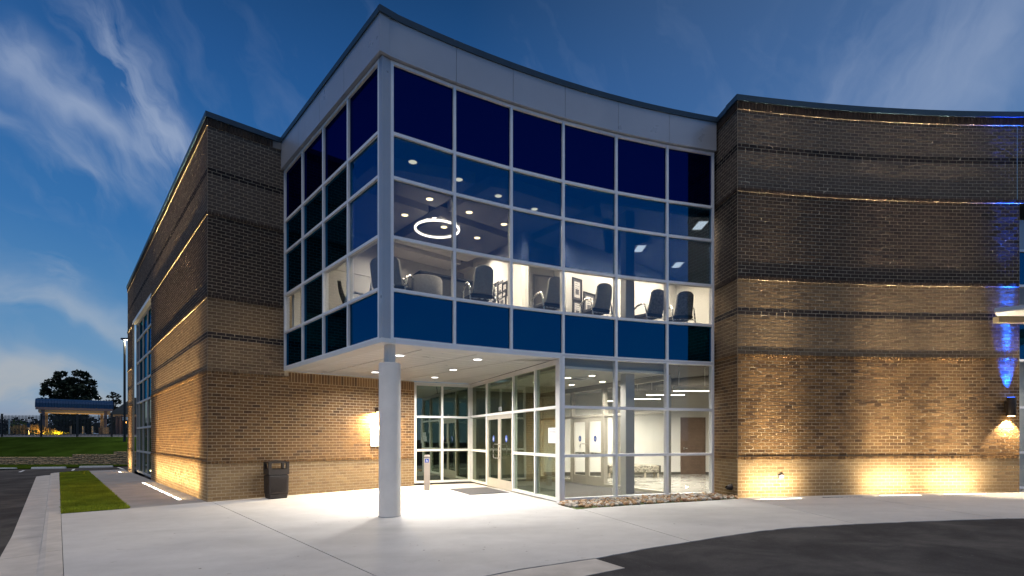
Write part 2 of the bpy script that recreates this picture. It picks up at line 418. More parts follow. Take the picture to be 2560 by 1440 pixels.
BLD = empty('office_building', (A.x, A.y, 0), 'two storey brick office building with curved glass corner and entrance canopy', 'building')

# ---- pavement ------------------------------------------------------------
g = MB(); n = 40
xs = list(np.linspace(-400, 400, 41)); ys = [-300, -100, -40, -10, 0, 10, 20, 30, 38]
g.add([(x, y, gz(x)-.42) for y in [-300, 900] for x in (-900, -45, 16, 900)], [(0, 1, 5, 4), (1, 2, 6, 5), (2, 3, 7, 6)], 'asphalt')
g.build('ground', kind='structure')

KD = Vector((-.655, .756)).normalized(); KN = Vector((KD.y, -KD.x))   # kerb line direction, KN towards the building
K0 = Vector(G(160, 1440))
def kp(s, o): return K0+KD*s+KN*o
def drop(s): return .02+.11*min(1, max(0, (s-2.0)/3.0))      # kerb face height, fading to flush near the entrance
SEND = (Vector(G(130, 1184))-K0).dot(KD)
lot = MB()                                               # asphalt of the car park, left of the gutter
ss = list(np.linspace(-12, 60, 289)); vs = []
for s in ss:
    for o in (-60, -20, -6, -.57-.009*max(0, s)):
        p = kp(s, o); vs.append((p.x, p.y, gz(p.x)-drop(s)-.022))
lot.add(vs, [(i*4+j, i*4+j+1, i*4+j+5, i*4+j+4) for i in range(len(ss)-1) for j in range(3)], 'asphalt')
vs = []
for s in list(np.linspace(SEND+1.35, 60, 12)):
    for o in (-1.05, 8, 30):
        p = kp(s, o); vs.append((p.x, p.y, gz(p.x)-drop(s)-.02))
lot.add(vs, [(i*3+j, i*3+j+1, i*3+j+4, i*3+j+3) for i in range(11) for j in range(2)], 'asphalt')
lot.build('parking_lot', kind='structure')

# gutter pan and kerb
gut = MB(); seg = []
cuts = [-12, -4.5, 1.9, 4.4, 7.6, 10.7, 13.8, 16.5, SEND+.35]
kerb = tag(bpy.data.objects.new('kerb', None), kind='structure'); COL.objects.link(kerb); WL['kerb'] = (0, 0, 0)
for a_, b_ in zip(cuts[:-1], cuts[1:]):
    a2, b2 = a_+.008, b_-.008
    m_ = MB(); q = lambda s, o, dz: (lambda p: (p.x, p.y, gz(p.x)+dz))(kp(s, o))
    N_ = 12; st = [a2+(b2-a2)*i/N_ for i in range(N_+1)]; vs = []
    for s in st:
        d = drop(s)
        vs += [q(s, -.62-.009*max(0, s), -d-.012), q(s, -.24-.004*max(0, s), -d-.0), q(s, -.22-.004*max(0, s), .0-.012), q(s, -.17-.004*max(0, s), .0), q(s, -.006, 0.003), q(s, -.006, -.3), q(s, -.62-.009*max(0, s), -.45)]
    fs = [(i*7+j, (i+1)*7+j, (i+1)*7+(j+1) % 7, i*7+(j+1) % 7) for i in range(N_) for j in range(7)]
    fs += [tuple(range(7)), tuple(range(N_*7, N_*7+7))[::-1]]
    m_.add(vs, fs, 'curb_concrete'); m_.build('kerb_section', kerb)
# rounded end of the kerb
m_ = MB(); pr = []
for k in range(9):
    t_ = PI/2*k/8
    c_ = kp(SEND+.35, 1.0); 
    row = []
    for rad, dz in ((1.88, -.142), (1.34, -.13), (1.32, -.012), (1.27, 0), (1.02, .004)):
        p = c_-KN*rad*math.cos(t_)+KD*rad*math.sin(t_); row.append((p.x, p.y, gz(p.x)+dz))
    pr += row
m_.add(pr, [(i*5+j, i*5+j+1, (i+1)*5+j+1, (i+1)*5+j) for i in range(8) for j in range(4)], 'curb_concrete')
m_.build('kerb_section', kerb)
m_ = MB(); vs = []
for s_ in np.linspace(0, 6.2, 7):
    for off, dz in ((1.88, -.142), (1.34, -.13), (1.32, -.012), (1.27, 0), (1.02, .004)):
        p = kp(SEND+.35, 1.0)+KN*s_+KD*off; vs.append((p.x, p.y, gz(p.x)+dz))
m_.add(vs, [(i*5+j, i*5+j+1, (i+1)*5+j+1, (i+1)*5+j) for i in range(6) for j in range(4)], 'curb_concrete')
m_.build('kerb_section', kerb)

# lawn strip between kerb and walk
gl = [Vector(G(322, 1272)), Vector(G(142.7, 1286))]
GS0 = (gl[1]-K0).dot(KD); GO1 = (Vector(G(322, 1272))-K0).dot(KN); GS1 = (gl[0]-K0).dot(KD)
GE_ = Vector(G(206, 1178)); GO2 = (GE_-K0).dot(KN)
lawn_poly = [kp(GS0, .0), kp(GS1, GO1), kp(SEND+1.2, GO1), kp(SEND+1.2, 1.0), kp(SEND+.9, .35), kp(SEND+.35, 0.02)]
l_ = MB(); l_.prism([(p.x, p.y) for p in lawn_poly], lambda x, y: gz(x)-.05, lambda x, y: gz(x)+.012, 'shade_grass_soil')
l_.build('lawn', kind='structure')
bl = MB(); cnt = 0
def inside(p, poly):
    c = False; j = len(poly)-1
    for i in range(len(poly)):
        a, b = poly[i], poly[j]
        if (a.y > p.y) != (b.y > p.y) and p.x < (b.x-a.x)*(p.y-a.y)/(b.y-a.y)+a.x: c = not c
        j = i
    return c
V_, F_ = [], []
while cnt < 52000:
    s = GS0-1+(SEND+2.4-GS0)*random.random()**1.35; o = random.uniform(-.06, GO1+.07)
    p = kp(s, o)
    if not inside(p, lawn_poly) and not (random.random() < .5 and inside(p-KN*.03, lawn_poly)): continue
    h = random.uniform(.025, .055); wd = random.uniform(.006, .012); a = random.uniform(0, PI); lx, ly = random.uniform(-.03, .03), random.uniform(-.03, .03)
    z = gz(p.x)+.008; b = len(V_); dx, dy = wd*math.cos(a), wd*math.sin(a)
    V_ += [(p.x-dx, p.y-dy, z), (p.x+dx, p.y+dy, z), (p.x+lx, p.y+ly, z+h)]; F_.append((b, b+1, b+2)); cnt += 1
me = bpy.data.meshes.new('grass'); me.from_pydata(V_, [], F_); me.materials.append(M['grass'])
go = bpy.data.objects.new('grass', me); COL.objects.link(go); tag(go, 'short mown green grass in the strip beside the kerb', 'grass', kind='stuff')

# concrete slabs: one big outline cut by joint lines
def clip(poly, p, nrm):
    out = []
    for i in range(len(poly)):
        a, b = poly[i], poly[(i+1) % len(poly)]; da, db = (a-p).dot(nrm), (b-p).dot(nrm)
        if da >= 0: out.append(a)
        if (da >= 0) != (db >= 0): out.append(a+(b-a)*(da/(da-db)))
    return out
def cutall(polys, p, q, gap=.014):
    p = Vector(p); q = Vector(q); d = (q-p).normalized(); nn = Vector((d.y, -d.x)); r = []
    for po in polys:
        for sgn in (1, -1):
            c = clip(po, p+nn*sgn*gap/2, nn*sgn)
            if len(c) > 2: r.append(c)
    return r
apron = []
edgepx = [(160, 1440), (142.7, 1286)]
asph = [(2760, 1288), (2560, 1296), (2400, 1300), (2143, 1310), (1990, 1319), (1897.6, 1328), (1760, 1349), (1620, 1371), (1489.5, 1396), (1300, 1423), (1180, 1447), (1000, 1490), (800, 1560)]
outline = [kp(-.9, 0), kp(GS0, 0), kp(GS1, GO1+.0), kp(GS1, GO1)]
outl = [Vector(G(*p)) for p in asph]
_o = [outl[0]]
for a_, b_ in zip(outl[:-1], outl[1:]):
    nseg = max(1, int((b_-a_).length/.12)); tt_ = (b_-a_).normalized(); nn_ = Vector((tt_.y, -tt_.x))
    for k in range(1, nseg+1): _o.append(a_+(b_-a_)*k/nseg+nn_*(random.gauss(0, .007) if k < nseg else 0))
outl = _o
front = [kp(-3.2, 0), kp(GS0, .0), kp(GS1, GO1), A-D1*.02-D2*0, ]
# pavement quad pieces (convex enough for clipping)
near = [kp(-3.5, 0), kp(GS0, 0), kp(GS1, GO1)] + [A+D2*0-NL*.3] + [A+D2*9-NF*.3, Vector((1.3, 17.5)), Vector((6, 13.8)), Vector((20, 14.2)), Vector(G(2760, 1288))] + outl[1:]
polys = [near]
Jn = [((G(545, 1262)), (G(905, 1425))), ((G(1460, 1275)), (G(1720, 1352))), ((G(1908, 1255)), (G(2140, 1310))), ((G(2215, 1254)), (G(2500, 1296)))]
polys = cutall(polys, *Jn[0]); 
rest = []
for po in polys:
    cx = sum(v.x for v in po)/len(po)
    rest.append(po)
polys = rest
for j in Jn[1:]: polys = cutall(polys, *j)
pave = empty('pavement'); tag(pave, kind='structure')
for po in polys:
    s_ = MB(); s_.prism([(v.x, v.y) for v in po], lambda x, y: gz(x)-.12, lambda x, y: gz(x)+.004, 'concrete'); s_.build('slab', pave)
# side walk along the brick wall (smoother, greyer slab)
sw = [kp(GS1, GO1+.002), A+NL*0-D2*0-D1*0, A+D1*20.5, kp(SEND+2.4, GO1+6.0), kp(SEND+1.35, GO1+.002)]
sw = [kp(GS1+.01, GO1+.004), A+D1*.02, A+D1*21.5, kp(SEND+1.35, (A+D1*21-K0).dot(KN)), kp(SEND+1.35, GO1+.004)]
s_ = MB(); s_.prism([(v.x, v.y) for v in sw], lambda x, y: gz(x)-.12, lambda x, y: gz(x)+.002, 'walk_concrete'); s_.build('side_walk', kind='structure')
base = MB(); base.prism([(v.x, v.y) for v in near], lambda x, y: gz(x)-.3, lambda x, y: gz(x)-.03, 'black_gap'); base.build('slab_bed', pave)
# gutter apron slab in the foreground
ap = [Vector(G(1300, 1425)), Vector(G(1488, 1397)), Vector(G(1562, 1420)), Vector(G(1456, 1441)), Vector(G(1330, 1478)), Vector(G(1100, 1500)), Vector(G(1150, 1455))]
s_ = MB(); s_.prism([(v.x, v.y) for v in ap], lambda x, y: gz(x)-.15, lambda x, y: gz(x)+.0015, 'curb_concrete'); s_.build('gutter_apron', kind='structure')
# drive asphalt on the right
dr = [Vector((60, -30)), Vector((60, 12.3)), Vector((20, 11.9))]+outl[1:]+[Vector(G(800, 1560)), Vector((-1.5, -30))]
s_ = MB(); s_.prism([(v.x, v.y) for v in dr], lambda x, y: gz(x)-.3, lambda x, y: gz(x)-.004, 'asphalt'); s_.build('road', kind='structure')

mat('gum_spot', (.16, .145, .13), .9, var=.2, vscale=20)
m_ = MB(); rnd_ = random.Random(21)
for _ in range(45):
    x_, y_ = rnd_.uniform(-6, 9), rnd_.uniform(5.5, 11.2); r_ = rnd_.uniform(.008, .02); k_ = rnd_.randint(6, 8)
    if not any(inside(Vector((x_, y_)), po) for po in polys): continue
    m_.add([(x_+r_*rnd_.uniform(.7, 1.2)*math.cos(2*PI*i/k_), y_+r_*rnd_.uniform(.7, 1.2)*math.sin(2*PI*i/k_), gz(x_+0)+.0075) for i in range(k_)], [tuple(range(k_))], 'gum_spot')
o_ = m_.build('paving_stains'); tag(o_, 'small dark gum spots and stains scattered over the pale paving', 'stains', kind='stuff')
# ------------------------------------------------------------------ bricks
BV, BF, BM = [], [], []            # joined bricks
CAND = []                          # (area, wall, centre, tangent, normal, w, h, out, mat)
BMATS = ['tan_brick', 'brown_brick', 'dark_brick', 'tan_brick_least_lit', 'brown_brick_less_lit', 'tan_brick_less_lit']
class Line:
    def __init__(s, p, d, n, L): s.p, s.d, s.n, s.L = Vector(p), Vector(d), Vector(n), L
    def at(s, t): return s.p+s.d*t, s.d, s.n
class Arc:
    def __init__(s, c, r, p0, p1):
        s.c, s.r = c, r; v0, v1 = p0-c, p1-c; s.a0 = math.atan2(v0.y, v0.x); s.a1 = math.atan2(v1.y, v1.x); s.L = abs(s.a1-s.a0)*r; s.sg = 1 if s.a1 > s.a0 else -1
    def at(s, t):
        a = s.a0+s.sg*t/s.r; rad = Vector((math.cos(a), math.sin(a)))
        return s.c+rad*s.r, Vector((-rad.y, rad.x))*s.sg, -rad
def lay(path, wall, s0, s1, z0, z1, kind, holes=(), bond=0, style='stretcher', out=0.):
    h0 = .0813 if style != 'soldier' else (z1-z0)
    nrow = max(1, round((z1-z0)/h0)); ph = (z1-z0)/nrow
    bw = .2032 if style == 'stretcher' else .0813
    for r in range(nrow):
        za = z0+r*ph+.0060; zb = z0+(r+1)*ph-.0060
        st = s0-(bw/2 if (style == 'stretcher' and (r+bond) % 2) else 0)
        while st < s1-.01:
            a, b = max(st, s0)+.006, min(st+bw, s1)-.006; st += bw
            if b-a < .025: continue
            if any(ha-.001 < (a+b)/2 < hb+.001 and hz0 < (za+zb)/2 < hz1 for ha, hb, hz0, hz1 in holes): continue
            pm, t, n = path.at((a+b)/2)
            o = out+random.uniform(-.0006, .0014); tl = random.gauss(0, .0008); tw = random.gauss(0, .0009)
            CAND.append((wall, pm, t, n, b-a, za, zb, o, tl, tw, kind))
def flush_bricks(walls):
    scored = []
    for i, c in enumerate(CAND):
        wall, pm, t, n, wd, za, zb, o, tl, tw, kind = c
        d = Vector((-pm.x, -pm.y)); D = pm.y; zc = (za+zb)/2; px = 1280+pm.x/D*F; py = HY-(zc-EYE)/D*F
        vis = 0 < px < 2560 and 0 < py < 1440 and not (945 < px < 1004 and py > 900)
        ca = max(0, d.normalized().dot(n)); scored.append((-(wd*(zb-za)*ca/(D*D)) if vis else 0, i))
    scored.sort(); pick = set(i for _, i in scored[:300]); cache = {}
    for i, c in enumerate(CAND):
        wall, pm, t, n, wd, za, zb, o, tl, tw, kind = c; hw = wd/2; zc = (za+zb)/2; hh = (zb-za)/2
        if i in pick:
            key = (round(wd, 2), round(hh, 3), kind)
            if key not in cache:
                q = [(-hw, 0, -hh), (hw, 0, -hh), (hw, 0, hh), (-hw, 0, hh), (-hw, .007, -hh), (hw, .007, -hh), (hw, .007, hh), (-hw, .007, hh)]
                me = bpy.data.meshes.new('brick'); me.from_pydata(q, [], [(0, 1, 2, 3), (0, 4, 5, 1), (1, 5, 6, 2), (2, 6, 7, 3), (3, 7, 4, 0)])
                me.materials.append(M[BMATS[kind]]); me.update(); cache[key] = me
            b = bpy.data.objects.new('brick', cache[key]); COL.objects.link(b); wl = walls[wall]; b.parent = wl
            b.location = (pm.x+n.x*o, pm.y+n.y*o, zc)
            b.rotation_euler = (tl/hh*.9, 0, math.atan2(t.y, t.x)+(0 if t.cross(-n) > 0 else PI)+tw/hw)
            continue
        b0 = len(BV)
        for dep in (0, -.007 if o < .01 else -.04):
            for su, sv in ((-1, -1), (1, -1), (1, 1), (-1, 1)):
                dd = o+dep+(tl*sv+tw*su if dep == 0 else 0)
                BV.append((pm.x+t.x*hw*su+n.x*dd, pm.y+t.y*hw*su+n.y*dd, zc+hh*sv))
        f = [(0, 1, 2, 3), (0, 4, 5, 1), (1, 5, 6, 2), (2, 6, 7, 3), (3, 7, 4, 0)]
        if t.cross(-n) < 0: f = [q[::-1] for q in f]
        for q in f: BF.append(tuple(b0+k for k in q)); BM.append(kind)
    me = bpy.data.meshes.new('brick'); me.from_pydata(BV, [], BF)
    for k in BMATS: me.materials.append(M[k])
    me.polygons.foreach_set('material_index', BM); me.update()
    o = bpy.data.objects.new('brick', me); COL.objects.link(o); o.parent = BLD; o.location = (-A.x, -A.y, 0); o['kind'] = 'stuff'
    WL[o.name] = (0, 0, 0)

WX = (10.35, 17.2)                    # side window along the side wall
side = Line(A, D1, NL, 19.55); frontw = Line(A, D2, NF, 8); ret = Line(E1, (IN-E1).normalized(), Vector((-(IN-E1).normalized().y, (IN-E1).normalized().x)), (IN-E1).length)
if ret.n.dot(Vector((0, 0))-E1) < 0: ret.n = -ret.n
cur = Arc(RC, RR, E1, arc(RC, RR, 2700)); LR = (Arc(RC, RR, E1, E2)).L
TF = on(A, D2, 1035.5)
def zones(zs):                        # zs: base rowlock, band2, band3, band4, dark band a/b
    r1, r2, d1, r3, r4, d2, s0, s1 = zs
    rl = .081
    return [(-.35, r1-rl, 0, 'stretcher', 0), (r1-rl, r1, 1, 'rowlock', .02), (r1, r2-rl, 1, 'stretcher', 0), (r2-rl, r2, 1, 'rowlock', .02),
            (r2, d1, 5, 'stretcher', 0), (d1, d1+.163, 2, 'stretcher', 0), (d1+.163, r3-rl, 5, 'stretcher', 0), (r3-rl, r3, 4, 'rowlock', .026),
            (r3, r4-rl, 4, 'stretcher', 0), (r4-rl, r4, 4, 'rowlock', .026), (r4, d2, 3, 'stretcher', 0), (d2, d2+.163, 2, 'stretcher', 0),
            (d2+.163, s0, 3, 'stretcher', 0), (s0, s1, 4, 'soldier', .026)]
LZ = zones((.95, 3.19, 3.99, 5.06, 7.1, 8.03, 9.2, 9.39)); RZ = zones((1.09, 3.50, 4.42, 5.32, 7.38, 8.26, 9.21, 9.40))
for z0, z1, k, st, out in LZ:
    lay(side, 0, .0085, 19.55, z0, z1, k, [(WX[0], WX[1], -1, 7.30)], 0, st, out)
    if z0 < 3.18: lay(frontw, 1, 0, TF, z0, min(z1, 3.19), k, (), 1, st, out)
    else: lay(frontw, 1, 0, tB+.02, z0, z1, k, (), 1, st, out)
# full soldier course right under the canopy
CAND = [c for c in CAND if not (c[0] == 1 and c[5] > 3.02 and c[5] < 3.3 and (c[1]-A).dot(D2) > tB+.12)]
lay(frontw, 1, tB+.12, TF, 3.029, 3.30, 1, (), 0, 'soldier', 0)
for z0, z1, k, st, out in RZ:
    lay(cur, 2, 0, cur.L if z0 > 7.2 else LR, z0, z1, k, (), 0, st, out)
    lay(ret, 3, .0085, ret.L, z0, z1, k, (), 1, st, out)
def strip_path(path, s0, s1, n, z0, z1, o0, o1, mt, mb):
    for i in range(n):
        a, _, na = path.at(s0+(s1-s0)*i/n); b, _, nb = path.at(s0+(s1-s0)*(i+1)/n)
        q = [a+na*o1, b+nb*o1, b+nb*o0, a+na*o0]
        if (q[1]-q[0]).cross(q[2]-q[1]) < 0: q = q[::-1]
        mb.hexa([(v.x, v.y, z0) for v in q], [(v.x, v.y, z1) for v in q], mt)
def backing(name, path, s0, s1, z0, z1, off=-.0032, th=.08, lab=None, n=1, mt='mortar'):
    m_ = MB()
    for i in range(n):
        a, _, na = path.at(s0+(s1-s0)*i/n); b, _, nb = path.at(s0+(s1-s0)*(i+1)/n)
        q = [a+na*off, b+nb*off, b+nb*(off-th), a+na*(off-th)]
        if (q[1]-q[0]).cross(q[2]-q[1]) < 0: q = q[::-1]
        m_.hexa([(v.x, v.y, z0) for v in q], [(v.x, v.y, z1) for v in q], mt)
    return m_
ws = {}
b_ = backing('wall', side, .0055, WX[0], -.35, 9.4)
for z0, z1, s0, s1 in ((-.35, 9.4, WX[1], 19.55), (7.30, 9.4, WX[0], WX[1])):
    x = backing('w', side, s0, s1, z0, z1); b_.add(x.v, x.f, 'mortar')
ws[0] = b_.build('brick_wall', BLD, 'long side wall washed by ground lights')
b_ = backing('wall', frontw, .0055, TF, -.35, 3.32); x = backing('w', frontw, .0087, tB+.3, 3.32, 9.4); b_.add(x.v, x.f, 'mortar')
ws[1] = b_.build('brick_wall', BLD, 'front wall beside and beneath the glass corner')
b_ = backing('wall', cur, 0.0055, LR, -.35, 7.38, n=16); x = backing('w', cur, .0055, cur.L, 7.38, 9.4, n=18); b_.add(x.v, x.f, 'mortar')
ws[2] = b_.build('brick_wall', BLD, 'tall concave wall right of the glass')
b_ = backing('wall', ret, .0055, ret.L, -.35, 9.4); ws[3] = b_.build('brick_wall', BLD, 'narrow return joining the glass to the concave wall')
# end of the concave wall at the next opening
pe, te, ne = cur.at(LR)
b_ = MB(); b_.bar(pe-ne*.26, pe-ne*2.2, -.3, 7.38, -.2, .0, 'mortar', n=te); b_.build('wall_end', BLD)
flush_bricks(ws)
for k in ws.values():
    for c in list(k.children):
        c.location = tuple(Vector(c.location))
for path_, s1_, n_, Z_ in ((side, 19.55, 1, LZ), (cur, cur.L, 18, RZ)):
    for q_ in Z_:
        if q_[4] > .024:
            mb = MB(); segs = [(0.0, s1_ if (q_[0] > 7.2 or path_ is side) else LR)]
            if path_ is side and q_[0] < 7.3: segs = [(0.0, WX[0]), (WX[1], s1_)]
            for a_, b_ in segs:
                mb = MB(); strip_path(path_, a_, b_, n_, q_[0]-.004, q_[0]+.0055, -.003, .0125, 'mortar', mb); mb.build('light_catch_strip', BLD)  # pale strip added under projecting courses so the uplights draw a bright line
# control joint lines
m_ = MB(); p_, t_, n_ = cur.at(LR-.06); m_.bar(p_-t_*.006, p_+t_*.006, 7.38, 9.4, -.008, .0025, 'steel', n=n_); m_.build('control_joint', BLD)

# copings
cp = MB(); strip_path(side, -.05, 19.6, 1, 9.395, ZR, -.4, .05, 'coping_metal', cp); cp.build('coping', BLD)
cp = MB(); strip_path(frontw, 0.0, tB-.02, 1, 9.396, ZR-.001, -.4, .052, 'coping_metal', cp); cp.build('coping', BLD)
cp = MB(); strip_path(cur, -.05, cur.L, 18, 9.40, ZR+.002, -.4, .05, 'coping_metal', cp); cp.build('coping', BLD)
cp = MB(); strip_path(ret, -.0, ret.L, 1, 9.401, ZR+.003, -.4, .05, 'coping_metal', cp); cp.build('coping', BLD)

# ------------------------------------------------------------------ curtain wall
ZG = [3.405, 4.345, 5.347, 6.48, 7.32, 8.66]
def vert(mb, p, t, n, z0, z1, w=.06, d=.13, mt='mullion_metal', o=0.):
    mb.bar(Vector(p)-t*w/2, Vector(p)+t*w/2, z0, z1, o-d, o, mt, n=n)
def pane(parent, p, q, n, z0, z1, mt, o=-.05, label=None, thick=.006):
    m_ = MB(); m_.bar(p, q, z0, z1, o-thick, o, mt, n=n)
    dv = [random.gauss(0, .0011) for _ in range(8)]; n2 = Vector(n); m_.v = [(v[0]+n2.x*dv[i], v[1]+n2.y*dv[i], v[2]) for i, v in enumerate(m_.v)]
    return m_.build('pane', parent, label)
def grid(parent, pts, nrm, zs, mats, mw=.06, rh=.062, o=0., d=.13, mt='mullion_metal', first=True, last=True, bottom=True, skip=()):
    """pts: plan points of the mullion axes; nrm(i): normal of bay i; mats[row]"""
    for i, p in enumerate(pts):
        if (i == 0 and not first) or (i == len(pts)-1 and not last): continue
        nn = nrm(min(i, len(pts)-2)); t = Vector((-nn.y, nn.x)); m_ = MB()
        vert(m_, p, t, nn, zs[0]-(rh/2), zs[-1]+rh/2, mw, d+.004, mt, o+.003); m_.build('mullion', parent, bevel=.003)
    for i in range(len(pts)-1):
        nn = nrm(i); a, b = Vector(pts[i]), Vector(pts[i+1]); t = (b-a).normalized(); a2, b2 = a+t*mw/2, b-t*mw/2
        for k, z in enumerate(zs):
            if (i, 'r', k) in skip: continue
            m_ = MB(); m_.bar(a2, b2, z-rh/2, z+rh/2, o-d, o, mt, n=nn); m_.build('rail', parent, bevel=.003)
        for k in range(len(zs)-1):
            if (i, k) in skip: continue
            mm = mats(i, k) if callable(mats) else mats[k]
            pane(parent, a2, b2, nn, zs[k]+rh/2, zs[k+1]-rh/2, mm, o-.05)
def outn(a, b, ref=Vector((0, 0))):
    t = (Vector(b)-Vector(a)).normalized(); n = Vector((t.y, -t.x)); m = (Vector(a)+Vector(b))/2
    return n if (ref-m).dot(n) > 0 else -n
# concave glass facade, upper storey
P0 = arc(GC, GR, 980.5)
FP = [P0]+[arc(GC, GR, p) for p in (1137, 1279, 1409, 1541.5, 1669, 1783)]
rowm = ['spandrel_low', 'glass_vision', 'glass_tinted', 'glass_tinted', 'spandrel_top']
cwf = MB()
post_t = (FP[1]-FP[0]).normalized(); nf0 = outn(FP[0], FP[1])
# corner post: two-faced white metal cover
cf0 = C; cf1 = P0
q = [C, FP[0]-post_t*.03, FP[0]-post_t*.03-nf0*.14, C+D1*.10-NL*.10]
s1_ = C+D1*.145
cwf.prism([(C.x, C.y), (cf1.x-post_t.x*.03, cf1.y-post_t.y*.03), (cf1.x-nf0.x*.15-post_t.x*.03, cf1.y-nf0.y*.15-post_t.y*.03), ((s1_-NL*.15).x, (s1_-NL*.15).y), (s1_.x, s1_.y)], 3.405, 8.69, 'fascia_metal')
facade = cwf.build('curtain_wall', BLD, 'concave two storey glass wall with corner post', bevel=.006)
grid(facade, FP, lambda i: outn(FP[i], FP[i+1]), ZG, lambda i, k: 'glass_tinted_dim_sky' if k == 2 and i < 2 else rowm[k])
# left face of the glass corner
lp = [B0-D1*0.03]+[C+D1*on(C, D1, p) for p in (754.7, 806.7, 868.3)]+[C+D1*.15]
lw_ = MB(); lw_.bar(B0-D1*0.0, B0-D1*.0+D1*.012, 3.405, 8.69, -.13, -.01, 'black_gap', n=NL)
lface = lw_.build('curtain_wall', BLD, 'side glass wall of the overhanging corner')
grid(lface, lp, lambda i: NL, ZG, lambda i, k: ['spandrel_low', 'glass_vision' if i != 1 else 'glass_tinted_blackened', 'glass_tinted_blackened' if i < 3 else 'glass_tinted', 'glass_tinted_blackened' if i < 3 else 'glass_tinted', 'spandrel_top'][k], last=True)
# skirt under the overhang
EN = arc(GC, GR, 1399)
sk = MB(); garc = Arc(GC, GR, C, EN)
strip_path(garc, .0, garc.L, 10, 3.318, 3.404, -.35, .004, 'mullion_metal', sk)
sk.bar(C, B0-D1*.01, 3.3185, 3.4035, -.35, .004, 'white_metal', n=NL); sk.build('skirt', BLD)
# fascia panels and coping above the glass
def arcpts(px, off): return arc(GC, GR-off, px)
fb = [C]+FP[1:6]+[arc(GC, GR, 1787)]
fa = [Arc(GC, GR, fb[i], fb[i+1]) for i in range(6)]
for i, a_ in enumerate(fa):
    m_ = MB(); strip_path(a_, .004 if i else -.075, a_.L-.004, 3, 8.705, 9.405, -.12, .075, 'fascia_metal', m_); m_.build('fascia_panel', BLD)
lf = [B0-D1*.0, lp[1], lp[2], lp[3], C]
for i in range(4):
    a, b = lf[i], lf[i+1]; t = (b-a).normalized()
    m_ = MB(); m_.bar(a+t*.004, b-t*(.004 if i < 3 else -.06), 8.7055, 9.4055, -.12, .075, 'fascia_metal', n=NL); m_.build('fascia_panel', BLD)
CO = MB(); full = Arc(GC, GR, C, arc(GC, GR, 1787)); strip_path(full, -.1, full.L, 14, 9.405, ZR, -.4, .1, 'coping_metal', CO); CO.build('coping', BLD)
CO = MB(); CO.bar(C-D1*.1, B0+D1*.02, 9.4065, ZR-.002, -.4, .1, 'coping_metal', n=NL); CO.build('coping', BLD)
# roof deck
rf = MB(); inner = [(B0+D2*.2).to_tuple(), (A+D2*.1+D1*.1).to_tuple(), (A+D1*19.4+D2*.1).to_tuple(), (2, 40), (30, 40), (30, 14), (13, 13.1)]
rf.prism([tuple(A+D2*.2+D1*.2), tuple(A+D1*19.4+D2*.2), (2, 40), (32, 40), (32, 15), (14.5, 13.2)]+[tuple(cur.at(s)[0]-cur.at(s)[2]*.2) for s in (cur.L, 6, 3, .2)]+[tuple(IN)]+[tuple(arc(GC, GR+.15, p)) for p in (1783, 1669, 1541, 1409, 1279, 1137, 990)]+[tuple(C+D1*.3-NL*.15), tuple(B0-NL*.15-D1*.1)], 9.2, 9.38, 'roof_membrane')
rf.build('roof', BLD)

# ---- ground floor glass -------------------------------------------------
GPT = [arc(GC, GR, p) for p in (1409, 1541.5, 1669, 1783)]
zg0 = .13
gfm = MB(); tt = (GPT[1]-GPT[0]).normalized(); ng = outn(GPT[0], GPT[1])
DW0 = EN; DWc = Vector((-1.37, 17.45)); DWd = (DWc-DW0).normalized(); DWn = outn(DW0, DWc, Vector((-6, 14)))
gfm.prism([tuple(EN), tuple(GPT[0]-tt*.03), tuple(GPT[0]-tt*.03-ng*.14), tuple(EN+DWd*.13-DWn*.14), tuple(EN+DWd*.13)], .0, 3.372, 'white_metal')
gf = gfm.build('curtain_wall', BLD, 'ground floor glass in front of the lobby', bevel=.004)
ZL = [zg0, 1.115, 2.225, 3.385]
grid(gf, GPT, lambda i: outn(GPT[i], GPT[i+1]), [gz(2)+.06, 1.115, 2.225, 3.373], ['glass_clear']*3, first=True)
sill = MB(); strip_path(Arc(GC, GR, EN, GPT[-1]), 0, (Arc(GC, GR, EN, GPT[-1])).L, 4, -.1, gz(2)+.03, -.14, -.01, 'mullion_metal', sill); sill.build('sill', BLD)
# door wall running back from the corner post
DL = [DW0+DWd*.16]+[DW0+DWd*on(DW0, DWd, p) for p in (1336.5, 1281.5, 1215.5)]+[DWc]
dwm = MB(); dwm.bar(DW0+DWd*.1, DWc, 3.26, 3.31, -.12, .0, 'white_metal', n=DWn)
dw = dwm.build('curtain_wall', BLD, 'entrance glass wall with the double doors')
ztop = 3.235
grid(dw, DL, lambda i: DWn, [.11, 1.115, 2.225, ztop], ['glass_green']*3, mt='white_metal', mw=.07, rh=.07,
     skip={(2, 'r', 0), (2, 'r', 1), (2, 0), (2, 1)})
